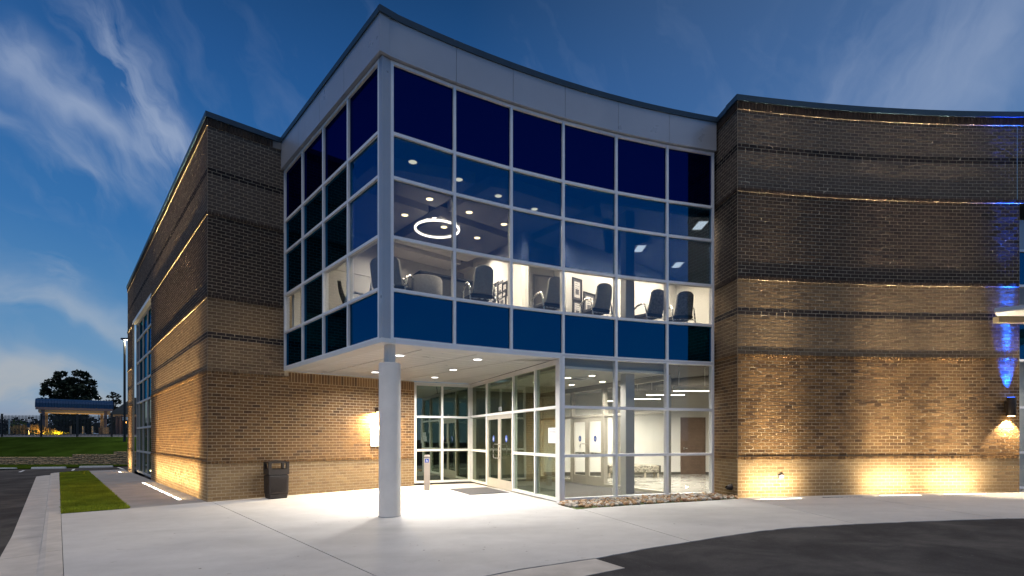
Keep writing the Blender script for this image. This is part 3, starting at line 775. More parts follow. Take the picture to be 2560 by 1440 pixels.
# double doors in bay 2
da, db = DL[2]+DWd*.035, DL[3]-DWd*.035; dl = (db-da).length; dm = (da+db)/2
def door_leaf(a, b, n, z0, z1, parent, pull=None, mt='door_metal', gm='glass_green', o=-.02, st=.10, handle_side=1, bot=.26, top=.12):
    t = (b-a).normalized(); m_ = MB(); d_ = .045
    m_.bar(a+t*.004, a+t*st, z0, z1, o-d_, o, mt, n=n); m_.bar(b-t*st, b-t*.004, z0, z1, o-d_, o, mt, n=n)
    m_.bar(a+t*st, b-t*st, z0, z0+bot, o-d_, o-.0005, mt, n=n); m_.bar(a+t*st, b-t*st, z1-top, z1, o-d_, o-.0005, mt, n=n)
    leaf = m_.build('door', parent)
    pane(leaf, a+t*st, b-t*st, n, z0+bot, z1-top, gm, o-.02)
    # pull handle
    hp = (b-t*st*.45) if handle_side > 0 else (a+t*st*.45)
    inw = -t if handle_side > 0 else t
    h = MB(); pts = []
    for ang, zz in ((0, 1.42), (1, 1.42), (1, 1.02), (0, 1.02)): pass
    c0 = hp+n*.01
    k = lambda u, out, z: ((c0+inw*u+n*out).x, (c0+inw*u+n*out).y, z)
    h.tube([k(0, -.03, 1.34), k(0, .06, 1.34), k(.14, .06, 1.34), k(.20, .06, 1.30), k(.20, .06, .98), k(.14, .06, .94), k(0, .06, .94), k(0, -.03, .94)], .011, 'steel', 8)
    h.build('handle', leaf, smooth=True)
    # push bar seen through the glass
    pb = MB(); pb.bar(a+t*.06, b-t*.06, 1.02, 1.08, o-.11, o-.055, 'steel', n=n); pb.build('push_bar', leaf)
    return leaf
zd0, zd1 = gz(0)+.02, 2.19
leafA = door_leaf(da, dm, DWn, zd0, zd1, dw, handle_side=1); leafB = door_leaf(dm, db, DWn, zd0, zd1, dw, handle_side=-1)
def decal(parent, c, t, n, z, r, icon=True, rect=False):
    m_ = MB(); c = Vector(c); sg = 20
    if rect: m_.bar(c-t*r, c+t*r, z-r, z+r, 0, .002, 'sign_blue', n=n)
    else:
        pts = [(c+t*r*math.cos(2*PI*k/sg)*.92, z+r*1.15*math.sin(2*PI*k/sg)) for k in range(sg)]
        m_.add([(p.x+n.x*.001, p.y+n.y*.001, zz) for p, zz in pts], [tuple(range(sg))], 'sign_blue')
    d_ = m_.build('access_decal', parent)
    # wheelchair symbol: head, back, seat, leg and wheel
    w_ = MB(); q = lambda u, v: ((c+t*u*r+n*.0045).x, (c+t*u*r+n*.0045).y, z+v*r)
    def ring(cx, cz, ro, ri, a0, a1, k=14):
        vs = []
        for i in range(k+1):
            a = a0+(a1-a0)*i/k; vs += [q(cx+ro*math.cos(a), cz+ro*math.sin(a)), q(cx+ri*math.cos(a), cz+ri*math.sin(a))]
        w_.add(vs, [(2*i, 2*i+1, 2*i+3, 2*i+2) for i in range(k)], 'sign_white')
    ring(-.08, .58, .13, .0, 0, 2*PI); ring(-.05, -.22, .42, .30, PI*.62, PI*1.95)
    for pts in ([(-.14, .42), (.0, .42), (.02, -.1), (-.12, -.1)], [(-.06, .2), (.3, .2), (.3, .1), (-.06, .1)], [(-.12, -.02), (.34, -.02), (.34, -.14), (-.12, -.14)], [(.24, -.08), (.36, -.08), (.52, -.55), (.4, -.58)], [(.4, -.5), (.6, -.42), (.62, -.52), (.42, -.6)]):
        w_.add([q(*p) for p in pts], [(0, 1, 2, 3)], 'sign_white')
    w_.build('wheelchair_symbol', d_ if parent.parent is None or parent.type == 'EMPTY' and parent.parent is None else parent)
    return d_
for lf_, a, b in ((leafA, da, dm), (leafB, dm, db)):
    cc = (a+b)/2; decal(lf_, cc+DWn*(-.036), -DWd, DWn, 1.50, .085)
def text(body, size, org, t, n, parent, mt, name='lettering', off=.003):
    cu = bpy.data.curves.new(name, 'FONT'); cu.body = body; cu.size = size; cu.extrude = .001; cu.align_x = 'CENTER'
    to = bpy.data.objects.new('tmp', cu); COL.objects.link(to); bpy.context.view_layer.update()
    me = bpy.data.meshes.new_from_object(to.evaluated_get(bpy.context.evaluated_depsgraph_get())); bpy.data.objects.remove(to)
    me.name = name; me.materials.clear(); me.materials.append(M[mt])
    o = bpy.data.objects.new(name, me); COL.objects.link(o)
    t = Vector((t.x, t.y, 0)); nn = Vector((n.x, n.y, 0)); up = Vector((0, 0, 1))
    mt4 = Matrix(((t.x, up.x, nn.x, org[0]+n.x*off), (t.y, up.y, nn.y, org[1]+n.y*off), (t.z, up.z, nn.z, org[2]), (0, 0, 0, 1)))
    if parent is not None:
        pl = WL[parent.name]; mt4 = Matrix.Translation((-pl[0], -pl[1], -pl[2])) @ mt4; o.parent = parent
    o.matrix_local = mt4; WL[o.name] = (0, 0, 0); return o
tr = -DWd
text('103', .17, (dm.x, dm.y, 2.30), tr, DWn, dw, 'sign_white', off=-.045)
# glass wall across the back of the porch
BGd = Vector((.953, .303)).normalized(); BG0 = A+D2*TF; BGn = outn(BG0, DWc)
BGp = [BG0+(DWc-BG0).normalized()*.04, BG0+(DWc-BG0)*.485, DWc-(DWc-BG0).normalized()*.05]
bm_ = MB(); bm_.bar(BG0, DWc, 3.26, 3.31, -.12, .0, 'white_metal', n=BGn); bgw = bm_.build('curtain_wall', BLD, 'dark glass wall at the back of the porch')
grid(bgw, BGp, lambda i: BGn, [.11, 1.13, 2.20, ztop], ['glass_dark_green']*3, mt='white_metal', mw=.07, rh=.07)

# porch ceiling: metal panels with open joints
spoly = [C-NL*.3+D2*.0+D1*.3, B0-NL*.3, BG0, DWc, EN-DWn*.0+DWd*.1]+[arc(GC, GR+.33, p) for p in (1399, 1279, 1137, 990)]
spoly = [Vector(p) for p in spoly]
sps = [spoly]
for s_ in (1.22, 2.44, 3.66, 4.88, 6.1, 7.3): sps = cutall(sps, C+D2*s_-D2*.2, C+D2*s_-D2*.2+D1, .045)
out_ = []
for s_ in np.arange(.3, 9, .31): out_.append(s_)
allp = sps
for s_ in out_: allp = cutall(allp, C+D1*s_, C+D1*s_+D2, .016)
sf = MB(); sf.prism([tuple(v) for v in [B0, BG0, DWc, EN]+[arc(GC, GR+.1, p) for p in (1399, 1279, 1137, 990)]+[C+D1*.1-NL*.1]], 3.345, 3.44, 'print_grey')
soff = sf.build('porch_ceiling', BLD)
for po in allp:
    if len(po) < 3: continue
    ar = abs(sum(po[i].x*po[(i+1) % len(po)].y-po[(i+1) % len(po)].x*po[i].y for i in range(len(po))))/2
    if ar < .004: continue
    m_ = MB(); m_.prism([tuple(v) for v in po], 3.322+random.uniform(0, .0015), 3.344, 'soffit'); m_.build('ceiling_panel', soff)
# round column below the corner, square steel stub above it
colc = (-2.36, 10.12)
m_ = MB(); m_.lathe((*colc, gz(-2.4)), [(.212, 0), (.212, .02), (.208, .03), (.208, 2.93), (.204, 2.945), (.19, 2.952)], 'column_paint', 48)
ring_ = MB(); ring_.lathe((*colc, gz(-2.4)), [(.222, 0), (.222, .012), (.214, .013)], 'print_grey', 40)
colo = m_.build('column', BLD, 'round grey column beneath the glass corner', smooth=True)
ring_.build('base_joint', colo)
m_ = MB(); m_.box((colc[0], colc[1], 3.13), (.16, .16, .375), 'column_paint', math.atan2(D2.y, D2.x)); m_.build('steel_stub', colo)

# ------------------------------------------------------------------ side window of the long wall
wr = .16
so = [A+D1*s-NL*wr for s in (WX[0]+.03, WX[0]+(WX[1]-WX[0])*.25, WX[0]+(WX[1]-WX[0])*.5, WX[0]+(WX[1]-WX[0])*.75, WX[1]-.03)]
so[1:4] = [A-NL*wr+D1*on(A-NL*wr, D1, p) for p in (367.8, 356.7, 346.7)]
m_ = MB(); m_.bar(A+D1*WX[0], A+D1*WX[1], 7.12, 7.295, -wr-.1, -.01, 'white_metal', n=NL); 
swn = m_.build('window', BLD, 'tall window of the side wall')
grid(swn, so, lambda i: NL, [gz(-15)+.05, .88, 2.0, 3.22, 4.17, 5.19, 6.30, 7.09], lambda i, k: 'glass_dark_green' if k < 3 else 'glass_tinted', mt='window_grey', mw=.06, rh=.085)
for s_ in (WX[0], WX[1]):
    m_ = MB(); sg = 1 if s_ == WX[0] else -1
    m_.bar(A+D1*(s_-sg*.0), A+D1*(s_-sg*.24), -.3, 7.3, -.5, -.26, 'dark_room', n=NL); m_.build('reveal', BLD)
m_ = MB(); m_.bar(A+D1*(WX[0]-.3), A+D1*(WX[1]+.3), -.2, 9.2, -3.2, -3.0, 'dark_room', n=NL); m_.bar(A+D1*(WX[0]-.3), A+D1*(WX[0]-.2), -.2, 9.2, -3.0, -.27, 'dark_room', n=NL); m_.bar(A+D1*(WX[1]+.2), A+D1*(WX[1]+.3), -.2, 9.2, -3.0, -.27, 'dark_room', n=NL)
m_.build('interior_wall', BLD)

# ------------------------------------------------------------------ upper room
ZF, ZC = 4.20, 7.15
def inner_poly(off): return [arc(GC, GR+off, p) for p in (1783, 1669, 1541.5, 1409, 1279, 1137, 990)]
upoly = [B0-NL*.16+D1*.0, C+D1*.2-NL*.2]+inner_poly(.18)[::-1]
W2 = [Vector(p) for p in ((-5.95, 14.30), (-1.65, 17.98), (.36, 14.3), (.52, 15.7), (1.28, 15.95), (1.42, 14.62), (5.75, 18.4), (6.9, 17.2), (5.32, 13.3))]
fl = MB(); fl.prism([tuple(v) for v in [B0-NL*.2, C+D1*.25-NL*.2]+inner_poly(.2)[::-1]+[W2[8], W2[7], W2[6], Vector((1.4, 17.0)), W2[1]+Vector((0, .2)), W2[0]]], 3.46, ZF, 'carpet'); fl.build('floor_slab', BLD)
def wallrun(pts, z0, z1, mt, name='interior_wall', th=.1, lab=None, base=True):
    m_ = MB()
    for a, b in zip(pts[:-1], pts[1:]):
        n = outn(a, b, Vector((0, 5))); m_.bar(a, b, z0, z1, -th, 0, mt, n=n)
        if base: m_.bar(a, b, z0, z0+.1, 0, .012, 'base_dark', n=n)
    return m_.build(name, BLD, lab)
wallrun(W2[0:2], ZF, 7.9, 'grey_wall'); wallrun(W2[1:6], ZF, 7.9, 'interior_wall'); wallrun(W2[5:9], ZF, 7.9, 'interior_wall')
dk = MB(); dk.prism([tuple(v) for v in [B0-NL*.2, C+D1*.25-NL*.2]+inner_poly(.2)[::-1]+[W2[8], W2[7], W2[6], Vector((1.4, 17.2)), W2[1]+Vector((0, .3)), W2[0]]], 7.62, 7.7, 'ceiling_dark'); dk.build('ceiling', BLD)
# picture rail moulding on the far wall
m_ = MB(); m_.bar(W2[0], W2[1], 6.35, 6.45, 0, .03, 'grey_wall', n=outn(W2[0], W2[1])); m_.build('moulding', BLD)
# ceiling clouds
X0 = Vector(AT(1095, 530, ZC)); gap = .34; cw, cl = 2.55, 2.35
cl_polys = []
roomc = [Vector(v) for v in [B0-NL*.3+D1*-.1, C+D1*.35-NL*.3]+inner_poly(.42)[::-1]+[W2[8]-Vector((.1, 0)), W2[7], W2[6], W2[5]+Vector((-.1, .3))]+[W2[2], W2[1], W2[0]]]
for i in range(-3, 4):
    for j in range(-3, 4):
        a = X0+D2*(i*(cw+gap)+gap/2)+D1*(j*(cl+gap)+gap/2); qd = [a, a+D2*cw, a+D2*cw+D1*cl, a+D1*cl]
        ctr = a+D2*cw/2+D1*cl/2
        if ctr.x > 2.6: continue
        # clip against outer glass lines
        qd = clip(qd, C-NL*.35, -NL)
        if len(qd) > 2:
            for p_ in (1000, 1137, 1279, 1409, 1541):
                pg = arc(GC, GR+.40, p_); ng_ = (pg-GC).normalized(); qd = clip(qd, pg, ng_) if len(qd) > 2 else qd
        if len(qd) > 2: qd = clip(qd, W2[0], outn(W2[0], W2[1]))
        if len(qd) > 2: cl_polys.append(qd)
for qd in cl_polys:
    for h_ in cutall(cutall([qd], X0+D2*((cw+gap)*round(((sum((v for v in qd), Vector((0, 0)))/len(qd))-X0).dot(D2)/(cw+gap)-.5)+gap/2+cw/2), X0+D2*((cw+gap)*round(((sum((v for v in qd), Vector((0, 0)))/len(qd))-X0).dot(D2)/(cw+gap)-.5)+gap/2+cw/2)+D1, .012), X0, X0+D2, .012):
        if len(h_) > 2:
            m_ = MB(); m_.prism([tuple(v) for v in h_], ZC, ZC+.26, 'ceiling_cloud'); m_.build('ceiling_cloud', BLD)
m_ = MB(); m_.prism([tuple(v) for v in [arc(GC, GR+.3, 1500), arc(GC, GR+.3, 1783), W2[8], W2[7], W2[6], Vector((2.9, 16.2))]], ZC, ZC+.06, 'ceiling_cloud'); m_.build('ceiling', BLD)
# columns inside both storeys
for z0, z1 in ((gz(3), 3.45), (ZF, 7.1)):
    m_ = MB(); m_.box((2.86, 12.98, (z0+z1)/2), (.25, .25, z1-z0), 'grey_wall', .35); m_.build('inner_column', BLD, bevel=.01)
for px, off in ((1062, 1.9),):
    pass
# mullion back covers light strip on left pier
m_ = MB(); m_.box((B0.x+.35, B0.y-.05, 5.6), (.16, .16, 3.3), 'interior_wall', math.atan2(D2.y, D2.x)); m_.build('inner_column', BLD)

# ---- lights of the upper room (things)
def downlight(px, py, z, name, label, group, power, col, lens, r=.085, real=True, spread=130):
    x, y = AT(px, py, z)
    e = empty(name, (x, y, z), label, 'ceiling light', group)
    m_ = MB(); m_.lathe((x, y, z-.012), [(r*1.25, .012), (r*1.25, 0), (r, 0), (r*.98, .03)], 'white_metal', 20); m_.build('trim_ring', e, smooth=True)
    m_ = MB(); m_.lathe((x, y, z-.008), [(r*.97, 0), (r*.97, .004)], lens, 20); m_.build('lens', e)
    if power: arealamp('lamp', e, (x, y, z-.02), (0, 0, 0), r*1.6, power, col, spread)
    return e
spots = [(1032, 404), (1147, 448), (1246, 489), (1336, 522), (1074, 497), (1173, 530), (1260, 560), (1012, 537), (1110, 567), (1193, 594)]
desc = ['nearest the corner post', 'second along the outer row beside the glass', 'third along the outer row beside the glass', 'last and faintest along the outer row',
        'above the glowing ring in the middle row', 'right of the glowing ring in the middle row', 'far right of the middle row', 'left of the glowing ring', 'seen inside the glowing ring', 'below right of the glowing ring']
for (px, py), d_ in zip(spots, desc):
    downlight(px, py, ZC, 'recessed_light', 'small recessed ceiling light upstairs, '+d_, 'recessed lights in the upper ceiling', 20, (1, .86, .66), 'lens_warm')
rx, ry = AT(1093, 573, 6.72); rr = .54
e = empty('ring_pendant', (rx, ry, 6.72), 'large glowing ring pendant light hanging in the upper corner room', 'pendant light')
m_ = MB(); pts = [(rx+rr*math.cos(2*PI*k/48), ry+rr*math.sin(2*PI*k/48), 6.72) for k in range(49)]
m_.tube(pts, .026, 'lens_ring', 8, False); m_.build('light_ring', e, smooth=True)
m_ = MB(); pts2 = [(x, y, z+.035) for x, y, z in pts]; m_.tube(pts2, .022, 'white_metal', 6, False); m_.build('ring_housing', e, smooth=True)
for k in range(3):
    a = 2*PI*k/3+.4; m_ = MB(); m_.tube([(rx+rr*math.cos(a), ry+rr*math.sin(a), 6.76), (rx, ry, 7.6)], .004, 'steel', 5); m_.build('cable', e)
trof = [(1751, 562, 'highest, in the dark last bay'), (1600, 620, 'left of the three, beside the inner column'), (1695, 661, 'lowest of the three')]
for px, py, d_ in trof:
    x, y = AT(px, py, ZC); e = empty('troffer_light', (x, y, ZC), 'square troffer ceiling light upstairs on the right, '+d_, 'ceiling light', 'square lights upstairs')
    m_ = MB()
    for u in (-.29, .29):
        m_.box((x+u, y, ZC-.008), (.03, .6, .03), 'white_metal', 0); m_.box((x, y+u, ZC-.008), (.55, .03, .029), 'white_metal', 0)
    m_.build('frame', e)
    m_ = MB(); m_.box((x, y, ZC-.004), (.54, .54, .006), 'ceiling_white'); m_.build('reflector', e)
    m_ = MB(); m_.box((x, y, ZC-.012), (.24, .54, .008), 'lens_inside'); m_.build('lens', e)
    arealamp('lamp', e, (x, y, ZC-.03), (0, 0, 0), .5, 26, (1, .9, .74), 150, 'SQUARE')
# added lamps without lenses give the room its brightness
for k, (x, y) in enumerate(((-1.2, 15.6), (-3.4, 14.9), (1.9, 14.0), (3.4, 15.0), (4.9, 16.2), (.2, 13.4))):
    e = empty('recessed_light', (x, y, ZC), 'lamp added to brighten the upper room, '+['behind the ring pendant', 'above the dark cabinet side of the room', 'over the third bay chair', 'over the fourth bay pictures', 'over the two patterned chairs', 'between the outer row and the door recess'][k], 'ceiling light', 'added lamps upstairs')
    m_ = MB(); m_.lathe((x, y, ZC-.01), [(.1, .01), (.1, 0), (.08, 0)], 'white_metal', 16); m_.build('trim_ring', e)
    arealamp('lamp', e, (x, y, ZC-.03), (0, 0, 0), .2, 50, (1, .90, .78), 165)

# ---- furniture upstairs
def chair(x, y, face, label, mt='chair_fabric', group='waiting chairs upstairs', tall=1.03):
    """face: direction the sitter looks (plan angle)"""
    e = empty('waiting_chair', (x, y, ZF), label, 'chair', group); ca, sa = math.cos(face), math.sin(face)
    P = lambda f, s, z: (x+f*ca-s*sa, y+f*sa+s*ca, ZF+z)
    # backrest: rounded slab leaning back
    m_ = MB(); rows = []; N_ = 9
    for i in range(8):
        v = i/7; z = .46+v*(tall-.46); lean = -.21-.17*v-.03*math.sin(v*PI); hw = .228*(1-.10*v-.0*v)-(.05*max(0, (v-.82)/.18)**2); th = .07*(1-.35*v)
        row = []
        for j in range(N_):
            u = -1+2*j/(N_-1); zz = z-(.03*u*u if i == 7 else 0); bow = .03*u*u
            row.append((P(lean+bow, u*hw, zz), P(lean-th+bow*.6, u*hw*.97, zz)))
        rows.append(row)
    vs = [c for r_ in rows for pr in r_ for c in pr]; idx = lambda i, j, k: (i*N_+j)*2+k; fs = []
    for i in range(7):
        for j in range(N_-1):
            fs.append((idx(i, j, 0), idx(i, j+1, 0), idx(i+1, j+1, 0), idx(i+1, j, 0))); fs.append((idx(i, j, 1), idx(i+1, j, 1), idx(i+1, j+1, 1), idx(i, j+1, 1)))
        fs.append((idx(i, 0, 0), idx(i+1, 0, 0), idx(i+1, 0, 1), idx(i, 0, 1))); fs.append((idx(i, N_-1, 0), idx(i, N_-1, 1), idx(i+1, N_-1, 1), idx(i+1, N_-1, 0)))
    for j in range(N_-1):
        fs.append((idx(7, j, 0), idx(7, j+1, 0), idx(7, j+1, 1), idx(7, j, 1))); fs.append((idx(0, j, 0), idx(0, j, 1), idx(0, j+1, 1), idx(0, j+1, 0)))
    m_.add(vs, fs, mt); m_.build('backrest', e, smooth=True)
    m_ = MB(); m_.hexa([P(-.24, -.25, .38), P(.27, -.26, .40), P(.27, .26, .40), P(-.24, .25, .38)], [P(-.24, -.25, .46), P(.27, -.26, .50), P(.27, .26, .50), P(-.24, .25, .46)], 'chair_dark'); m_.build('seat', e, bevel=.02)
    for sd_ in (-1, 1):
        m_ = MB(); o_ = .285*sd_
        m_.tube([P(-.36, o_, .0), P(-.29, o_, .30), P(-.22, o_, .60), P(-.17, o_, .68), P(-.08, o_, .715), P(.10, o_, .70), P(.26, o_, .63), P(.30, o_, .61)], [.018, .018, .02, .022, .027, .027, .024, .018], 'steel', 7); m_.build('arm', e, smooth=True)
        m_ = MB(); m_.tube([P(.235, o_, .62), P(.235, o_, .3), P(.25, o_, 0)], .015, 'steel', 7); m_.build('leg', e, smooth=True)
    m_ = MB(); m_.tube([P(-.28, -.275, .34), P(-.28, .275, .34)], .014, 'steel', 6); m_.build('stretcher', e)
    return e
def behind(px, off): return arc(GC, GR+off, px)
def inward(px): p = arc(GC, GR, px); v = (p-GC); return math.atan2(v.y, v.x)
c_ = behind(1197, .66); chair(c_.x, c_.y, 1.95, 'grey high-back chair alone behind the second glass bay')
c_ = behind(1371, .66); chair(c_.x, c_.y, 2.02, 'grey high-back chair behind the third glass bay, below a door')
c_ = behind(1490, .66); chair(c_.x, c_.y, 2.0, 'grey high-back chair beside the framed pictures in the fourth bay')
c_ = behind(1622, .68); chair(c_.x, c_.y, 2.0, 'patterned high-back chair crossing the mullion of the last two bays', 'chair_pattern')
c_ = behind(1700, .64); chair(c_.x, c_.y, 1.62, 'patterned high-back chair in the last glass bay', 'chair_pattern')
c_ = C+D1*1.15-NL*.75; chair(c_.x, c_.y, math.atan2(D2.y, D2.x)+.5, 'high-back chair seen edge-on through the corner side glass', 'chair_fabric')
c_ = C+D1*2.9-NL*.8; chair(c_.x, c_.y, math.atan2(D2.y, D2.x)-.4, 'dark patterned chair seen through the third bay of the side glass', 'chair_dark')
c_ = behind(985, 1.0); chair(c_.x+.1, c_.y+.1, inward(1000)-.9, 'chair of which only an arm shows beside the corner post', 'chair_fabric')
c_ = behind(1063, 1.0)
e = empty('drum_ottoman', (c_.x, c_.y, ZF), 'dark grey drum-shaped seat beside the corner post upstairs', 'ottoman')
m_ = MB(); m_.lathe((c_.x, c_.y, ZF+.05), [(.36, 0), (.37, .05), (.37, .68), (.35, .72), (.2, .73)], 'chair_fabric', 36); m_.build('seat', e, smooth=True)
m_ = MB(); m_.lathe((c_.x, c_.y, ZF), [(.3, 0), (.3, .05)], 'base_dark', 24); m_.build('base', e)
c_ = behind(1112, 2.1); e = empty('reception_desk', (c_.x, c_.y, ZF), 'dark blue-grey cabinet behind the drum seat upstairs', 'cabinet')
m_ = MB(); m_.box((c_.x, c_.y, ZF+.58), (1.5, .5, 1.16), 'chair_dark', .6); m_.build('body', e); m_ = MB(); m_.box((c_.x, c_.y, ZF+1.18), (1.56, .56, .04), 'frame_black', .6); m_.build('top', e)

def picture(a, b, px, zc, wd, ht, label, border='frame_black', group='framed pictures on the upstairs walls', matc='frame_mat_grey'):
    a, b = Vector(a), Vector(b); d = (b-a).normalized(); n = outn(a, b); s = on(a, d, px); c = a+d*s
    e = empty('framed_picture', (c.x, c.y, zc), label, 'picture', group)
    m_ = MB()
    for sg in (-1, 1):
        m_.bar(c+d*(sg*wd/2-.02), c+d*(sg*wd/2+.02), zc-ht/2-.02, zc+ht/2+.02, .001, .03, border, n=n)
        m_.bar(c-d*(wd/2-.02), c+d*(wd/2-.02), zc+sg*ht/2-.02, zc+sg*ht/2+.02, .001, .029, border, n=n)
    m_.build('frame', e)
    m_ = MB(); m_.bar(c-d*(wd/2-.02), c+d*(wd/2-.02), zc-ht/2+.02, zc+ht/2-.02, .001, .012, matc, n=n); m_.build('mount', e)
    m_ = MB(); m_.bar(c-d*(wd*.32), c+d*(wd*.32), zc-ht*.36, zc+ht*.36, .0125, .015, 'paper', n=n)
    for k in range(6):
        z = zc+ht*(.28-.1*k); m_.bar(c-d*wd*.24, c+d*wd*(.24 if k % 2 else .12), z-.008, z+.008, .0151, .016, 'print_grey', n=n)
    m_.bar(c-d*wd*.2, c+d*wd*.2, zc-ht*.2, zc+ht*.03, .0151, .0165, 'frame_mat_grey', n=n)
    m_.build('print', e)
def zat(a, b, px, py):
    a, b = Vector(a), Vector(b); d = (b-a).normalized(); s = on(a, d, px); D = (a+d*s).y; return EYE+(HY-py)*D/F
for px, py, wd, ht, l in ((1442, 725, .36, .62, 'tall black-framed print, uppermost beside the fourth bay chair'), (1443, 778, .38, .60, 'black-framed print below the tall one, cut by the sill'), (1473, 765, .50, .72, 'wide black-framed print half hidden by the fourth bay chair')):
    picture(W2[5], W2[6], px, zat(W2[5], W2[6], px, py), wd, ht, l)
for px, py, wd, ht, l, bc in ((1241, 740, .30, .75, 'dark poster-sized frame right of the second bay chair', 'frame_black'), (1251, 727, .34, .5, 'silver-edged certificate frame in the cluster by the third mullion', 'print_grey'), (1263, 724, .26, .4, 'small black plaque at the end of the frame cluster', 'frame_black'), (1256, 752, .5, .5, 'white print with dark oval at the bottom of the cluster', 'frame_black'), (1224, 756, .5, .5, 'poster with red lines low behind the second bay chair', 'print_grey')):
    picture(W2[1], W2[2], px, zat(W2[1], W2[2], px, py), wd, ht, l, bc)
# doors upstairs
def slab_door(a, b, px0, px1, z0, z1, mt, frame='print_grey', parent=BLD, knob=True):
    a, b = Vector(a), Vector(b); d = (b-a).normalized(); n = outn(a, b); s0, s1 = sorted((on(a, d, px0), on(a, d, px1)))
    m_ = MB(); m_.bar(a+d*s0, a+d*s1, z0, z1, 0.001, .02, mt, n=n); dr_ = m_.build('door', parent)
    m_ = MB()
    for s_ in (s0, s1): m_.bar(a+d*(s_-.03), a+d*(s_+.03), z0, z1+.05, .0, .035, frame, n=n)
    m_.bar(a+d*(s0+.03), a+d*(s1-.03), z1, z1+.05, .0, .034, frame, n=n); m_.build('door_frame', parent)
    if knob:
        m_ = MB(); m_.bar(a+d*(s0+.08), a+d*(s0+.22), z0+1.0, z0+1.03, .03, .06, 'steel', n=n); m_.bar(a+d*(s0+.08), a+d*(s0+.12), z0+.97, z0+1.06, .02, .03, 'steel', n=n); m_.build('handle', dr_)
slab_door(W2[3], W2[4], 1334, 1378, ZF, zat(W2[3], W2[4], 1350, 692), 'grey_wall')

# ------------------------------------------------------------------ lobby and vestibule (ground floor)
L0, L1_ = Vector((-.6, 19.6)), Vector((8.9, 19.75))
V0 = Vector((1.0, 18.65)); V1 = GPT[2]+Vector((.04, .14)); Vd = (V0-V1).normalized(); Vn = outn(V0, V1, Vector((-3, 14)))
fl = MB(); fl.prism([tuple(EN+Vector((.1, .1))), tuple(GPT[1]+Vector((0, .1))), tuple(GPT[2]+Vector((0, .1))), tuple(V0), tuple(DWc+Vector((.05, .05)))], lambda x, y: gz(x)-.1, lambda x, y: gz(x)+.03, 'carpet'); fl.build('vestibule_floor', BLD)
fl = MB(); fl.prism([tuple(V1), tuple(GPT[3]+Vector((0, .14))), (5.3, 13.3), (8.9, 14.0), (8.9, 19.75), (-.6, 19.6), tuple(V0)], lambda x, y: gz(x)-.1, lambda x, y: gz(x)+.034, 'tile_floor'); fl.build('lobby_floor', BLD)
def lwall(a, b, mt, z1=3.44, base=True):
    m_ = MB(); n = outn(a, b, Vector((3, 15))); m_.bar(a, b, -.1, z1, -.1, 0, mt, n=n)
    if base: m_.bar(a, b, gz(5), gz(5)+.14, 0, .012, 'base_dark', n=n)
    m_.build('interior_wall', BLD)
lwall(L0, L1_, 'interior_wall'); lwall((8.9, 19.7), (8.9, 13.8), 'interior_wall'); lwall((8.9, 13.6), (5.25, 13.42), 'taupe_wall', base=False)
lwall(DWc+Vector((-.1, .4)), V0+Vector((.1, .1)), 'taupe_wall'); lwall(V0+Vector((.0, .1)), L0+Vector((1.2, 0)), 'interior_wall')
# dark office behind the porch's back glass
m_ = MB()
for a, b in (((-3.4, 16.8), (-3.6, 20.5)), ((-3.6, 20.5), (-.9, 21.2)), ((-.9, 21.2), (-1.3, 17.4))):
    m_.bar(a, b, -.1, 3.44, -.1, 0, 'taupe_wall', n=outn(a, b, Vector((-2.3, 18.6))))
m_.prism([(-3.7, 16.6), (-1.2, 17.3), (-.8, 21.3), (-3.8, 20.7)], -.06, .04, 'carpet'); m_.build('interior_wall', BLD)
# lobby ceiling: dark deck with joists and duct; vestibule: white lowered ceiling
m_ = MB(); m_.prism([tuple(GPT[3]+Vector((0, .15))), (5.3, 13.3), (8.9, 14.0), (8.9, 19.75), (-.6, 19.7), tuple(V0), tuple(V1)], 3.80, 3.9, 'ceiling_dark'); m_.build('ceiling', BLD)
m_ = MB(); m_.prism([tuple(EN+Vector((.15, .14))), tuple(GPT[1]+Vector((0, .16))), tuple(GPT[2]+Vector((0, .16))), tuple(V0), tuple(DWc+Vector((.12, .1)))], 3.10, 3.16, 'ceiling_white'); vce = m_.build('ceiling', BLD, 'white lowered vestibule ceiling')
bk = [arc(GC, GR+.2, p) for p in (1405, 1475, 1541, 1605, 1666)]
m_ = MB()
for a, b in zip(bk[:-1], bk[1:]): m_.bar(a, b, 3.165, 3.45, -.1, 0, 'grey_wall', n=outn(a, b))
m_.build('bulkhead', BLD)
for k in range(7):
    x0 = 4.0+k*.75; m_ = MB(); m_.bar((x0-.6, 13.4+k*.05), (x0+.9, 19.6), 3.66, 3.78, -.03, .03, 'duct_metal'); m_.build('joist', BLD)
m_ = MB(); m_.tube([(8.6, 14.6, 3.40), (5.4, 17.2, 3.36), (1.0, 19.0, 3.34)], .26, 'duct_metal', 20); m_.build('air_duct', BLD, smooth=True)
m_ = MB(); m_.tube([(8.4, 13.9, 3.55), (4.4, 14.9, 3.6), (3.2, 15.4, 3.6)], .04, 'duct_metal', 8); m_.tube([(6.2, 14.0, 3.55), (5.8, 19.5, 3.58)], .03, 'duct_metal', 8); m_.build('pipe', BLD)
slab_door(L0, L1_, 1703, 1761, gz(6), gz(6)+2.13, 'wood_door', 'wood_door')
